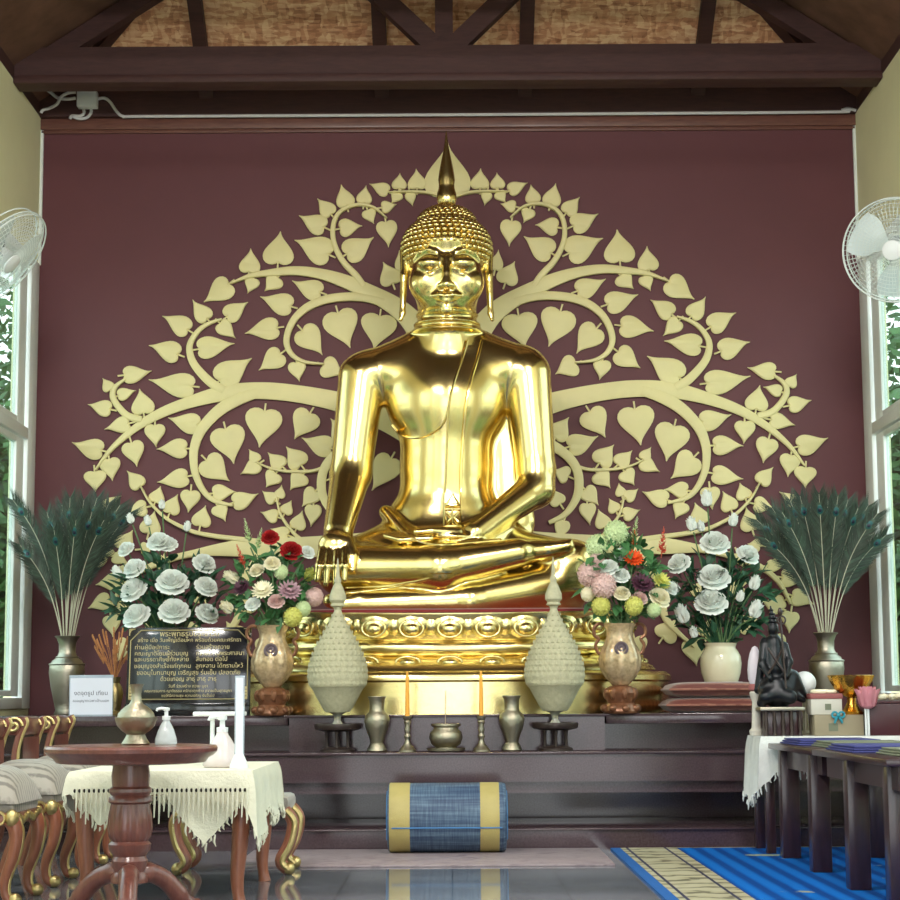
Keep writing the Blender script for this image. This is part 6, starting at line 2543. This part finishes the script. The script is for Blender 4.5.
# openwork band of little black gaps and tassels along the front hem
bd, hl = MB(), MB()
nb = 36
for i in range(nb):
    x = lx0 + .02 + (lx1 - lx0 - .04) * i / (nb - 1)
    y = ly0 - .055
    hl.ell((x, y + .008, lz - .088), (.0065, .004, .010), 8, 5)
    bd.tube([(x + .011, y + .004, lz - .075), (x + .012, y, lz - .14), (x + .010, y, lz - .19 - .03 * (i % 3))], [.006, .0065, .003], 5)
part('openwork_gap', hl, M['wick'], lc, 'dark gaps in the hem', kind='stuff')
part('tassels', bd, M['lace'], lc, kind='stuff', sharp=60)
zl = lz + .006
pump_bottle(at(222, 10.0, zl), px(10.0) * 1.38, 'larger pump bottle of pale pink soap on the ivory lace cloth', M['soap'], 1.25)
b = at(239, 9.85, zl)
t = thing('acrylic_stand', 'narrow upright clear and white stand on the right of the ivory lace cloth', 'stand', b)
kq = px(9.85)
part('foot', MB().lathe([(.05, 0), (.046, .02), (.03, .055), (.024, .07)], b, 20), M['white'], t)
part('upright', MB().box((b.x - .024, b.y - .008, b.z + .06), (b.x + .026, b.y + .008, b.z + .47), .003), M['acryl'], t)
part('insert', MB().box((b.x - .018, b.y - .0105, b.z + .07), (b.x + .020, b.y - .0085, b.z + .46)), M['paper'], t)
# white flat tray seen edge on behind the large pump
b = at(212, 10.35, zl)
t = thing('paper_dispenser', 'slim white shelf stand behind the pink soap bottle', 'stand', b)
part('post', MB().lathe([(.03, 0), (.03, .01), (.012, .02), (.012, .262)], b, 14), M['white'], t)
part('shelf', MB().box((b.x - .1, b.y - .05, b.z + .262), (b.x + .18, b.y + .05, b.z + .285), .006), M['white'], t)


# ------------------------------------------------------------------ gilded chairs along the left wall
def chair_parts(root, x0, yc):
    """chair facing +X: x0 = back line, seat depth .5, width .56; everything built in world terms"""
    d, w = .42, .58
    xf = x0 + d
    # seat: thick domed upholstery
    mb = MB()

    def fn(a, b):
        x = a * 2 - 1
        y = b * 2 - 1
        e = max(0, (1 - abs(x) ** 3.2) * (1 - abs(y) ** 3.2)) ** .5
        wd_ = w / 2 * (1 - .08 * (1 - (a)))
        return V((x0 + .02 + a * (d + .02), yc + y * wd_, .50 + .185 * e))
    mb.grid(fn, 20, 20)
    bt = MB().box((x0 + .02, yc - w / 2 * .96, .45), (xf + .02, yc + w / 2 * .98, .505), .012)
    mb.add(bt.v, bt.f)
    part('seat', mb, M['damask'], root, 'silver grey damask seat', sharp=60)
    rl_ = MB()
    rl_.box((x0 + .0, yc - w / 2, .395), (xf + .03, yc + w / 2, .455), .012)
    part('seat_rail', rl_, M['orangewood'], root)
    ca = MB()
    for i in range(9):
        y = yc - w / 2 + .05 + i * (w - .1) / 8
        ca.ell((xf + .032, y, .425 + .012 * math.cos(i * 1.6)), (.014, .03, .022), 8, 6)
    for s in (-1, 1):
        ca.ell((xf + .012, yc + s * (w / 2 - .01), .43), (.035, .032, .045), 10, 7)
        ca.torus((xf - .05, yc + s * (w / 2 + .005), .43), .03, .008, 16, 6, Matrix.Rotation(PI / 2, 3, 'X'))
    part('carving', ca, M['gilt'], root, 'gilded carving')
    for s in (-1, 1):
        yy = yc + s * (w / 2 - .035)
        pts = [(xf - .0, yy, .43), (xf + .03, yy, .36), (xf + .02, yy, .25), (xf - .02, yy, .13), (xf - .015, yy, .05), (xf + .02, yy, .02)]
        ps = [V(q) for q in smooth_path(pts, 5)]
        rs = [.045 - .022 * min(1, i / 18) for i in range(len(ps))]
        lg = part('front_leg', MB().tube(ps, rs, 10), M['orangewood'], root)
        gl_ = MB().tube([q + V((r * .8, 0, 0)) for q, r in zip(ps, rs)], [.013] * len(ps), 7)
        gl_.ell((xf + .03, yy, .032), (.036, .03, .032), 10, 7)
        part('gilt_edge', gl_, M['gilt'], lg, 'gilded leg edge')
        pts = [(x0 + .03, yy, .43), (x0 + .02, yy, .25), (x0 - .03, yy, .1), (x0 - .06, yy, 0)]
        ps = [V(q) for q in smooth_path(pts, 5)]
        part('rear_leg', MB().tube(ps, [.03 - .008 * i / len(ps) for i in range(len(ps))], 9), M['orangewood'], root)
        # back post curling into a scroll
        pts = [(x0 + .03, yy, .44), (x0 + .012, yy, .58), (x0 + .008, yy, .70), (x0 + .03, yy, .80), (x0 + .06, yy, .875), (x0 + .05, yy, .91)]
        ps = [V(q) for q in smooth_path(pts, 5)]
        po = part('back_post', MB().tube(ps, .024, 9), M['redwood'], root)
        part('gilt_edge', MB().tube([q + V((.018, -.012, 0)) for q in ps], .011, 7), M['gilt'], po, 'gilded post edge')
        sp_ = [V((x0 + .0 + (.052 - i * .0016) * math.cos(i * .33), yy - .03, .862 + (.052 - i * .0016) * math.sin(i * .33))) for i in range(30)]
        part('scroll', MB().tube(sp_, .009, 6), M['gilt'], po, 'gilded scroll')
    cr_t = MB()
    cr_t.box((x0 - .06, yc - w / 2 + .01, .80), (x0 + .045, yc + w / 2 - .01, .915), .03)
    part('crest_rail', cr_t, M['redwood'], root)
    bp = MB()
    bp.grid(lambda a, b: V((x0 + .02 - .05 * math.sin(a * PI) * .6, yc - w / 2 + .06 + a * (w - .12), .56 + b * .23)), 12, 6)
    bp.grid(lambda a, b: V((x0 + .045 - .05 * math.sin(a * PI) * .6, yc + w / 2 - .06 - a * (w - .12), .56 + b * .23)), 12, 6)
    part('backrest', bp, M['redwood'], root, sharp=60)


CX = -2.62
ys = [9.88, 10.83, 11.77, 12.68]
labs = ['gilded chair with grey damask seat nearest the viewer in the left row', 'gilded chair second from the viewer in the left row', 'gilded chair third from the viewer in the left row', 'gilded chair farthest back in the left row near the altar step']
c0 = thing('gilded_chair', labs[0], 'chair', (CX + .25, ys[0], 0), 'gilded chairs along the left wall')
chair_parts(c0, CX, ys[0])
for y, lb_ in zip(ys[1:], labs[1:]):
    copy_tree(c0, None, (CX + .25, y, 0), lb_)
# gilded stool half hidden behind the lace table
t = thing('gilded_stool', 'gilded stool with curved legs behind the ivory lace table', 'stool', (-1.27, 11.5, 0))
part('seat', MB().box((-1.6, 11.25, .36), (-.95, 11.75, .45), .03), M['damask'], t, 'grey damask seat')
for x, sx in ((-1.57, -1), (-.98, 1)):
    for y in (11.28, 11.72):
        pts = [(x, y, .37), (x + sx * .05, y, .3), (x + sx * .03, y, .18), (x - sx * .02, y, .08), (x + sx * .02, y, .03)]
        ps = [V(q) for q in smooth_path(pts, 5)]
        lg = part('leg', MB().tube(ps, .036, 9), M['orangewood'], t)
        g_ = MB().tube([q + V((sx * .012, -.03, 0)) for q in ps], .017, 7)
        g_.ell((x + sx * .03, y - .01, .035), .037, 9, 7)
        part('gilt_edge', g_, M['gilt'], lg, 'gilded leg edge')


# ------------------------------------------------------------------ wall fans
def fan(c, nrm, r, wall_pt, label):
    c, nrm = V(c), V(nrm).normalized()
    R3 = nrm.to_track_quat('Z', 'Y').to_matrix()
    t = thing('wall_fan', label, 'fan', c, 'white wall fans')
    m4 = Matrix.Translation(c) @ R3.to_4x4()
    g = MB()
    for rr, z in ((r, 0), (r * .99, .03), (r * .97, -.06)):
        g.torus((0, 0, z), rr, .006, 56, 6)
    for i in range(11):
        g.torus((0, 0, .085 - .085 * (i / 11) ** 2), r * (.16 + .8 * i / 11), .0022, 48, 4)
    for i in range(64):
        a = 2 * PI * i / 64
        for sgn in (1, -1):
            pts = [V((math.cos(a) * r * f, math.sin(a) * r * f, sgn * z)) for f, z in ((.14, .09), (.5, .085), (.82, .055), (.99, .0))]
            g.tube(pts, .0017, 4)
    part('guard', g.xf(m4), M['wire'], t, sharp=60)
    part('front_badge', MB().lathe([(r * .19, .085), (r * .19, .098), (r * .15, .105), (0, .107)], n=28).xf(m4), M['white'], t)
    part('motor', MB().lathe([(r * .12, -.22), (r * .26, -.2), (r * .28, -.1), (r * .2, -.07), (.03, .04)], n=28).xf(m4), M['fangrey'], t)
    hub = MB().lathe([(r * .17, -.03), (r * .17, .035), (r * .12, .05), (0, .055)], n=24).xf(m4)
    hb = part('hub', hub, M['white'], t)
    for k in range(3):
        a0 = 2 * PI * k / 3 + .5
        bl = MB()

        def fn(p, q):
            rr = r * (.15 + .75 * q)
            sp = a0 + (p - .5) * (1.25 - .2 * q) * (.6 + .5 * math.sin(q * PI * .8))
            return V((rr * math.cos(sp), rr * math.sin(sp), (p - .5) * .07))
        bl.grid(fn, 8, 8)
        bl.grid(lambda p, q: fn(1 - p, q) - V((0, 0, .004)), 8, 8)
        part('blade', bl.xf(m4), M['blade'], t, sharp=60)
    wp = V(wall_pt)
    bk = c - nrm * .2
    part('arm', MB().tube([bk, bk - nrm * .06 + V((0, 0, -.04)), V((wp.x, wp.y, wp.z)).lerp(bk, .35) + V((0, 0, -.05)), wp], .024, 10), M['white'], t)
    s = 1 if wp.x > 0 else -1
    x0_, x1_ = sorted((wp.x, wp.x - s * .04))
    part('wall_plate', MB().box((x0_, wp.y - .07, wp.z - .12), (x1_, wp.y + .07, wp.z + .12), .01), M['white'], t)


fc = P(3, 257, 13.9)
fan((fc.x + .0, 13.9, fc.z), (.74, -.16, -.62), .41, (-WX - .0, 12.45, fc.z + .1), 'white wall fan tilted down on the left wall')
fc = P(895, 250, 13.7)
fan((fc.x, 13.7, fc.z), (-.42, -.85, -.22), .385, (WX, 12.45, fc.z + .05), 'white wall fan facing the hall on the right wall')
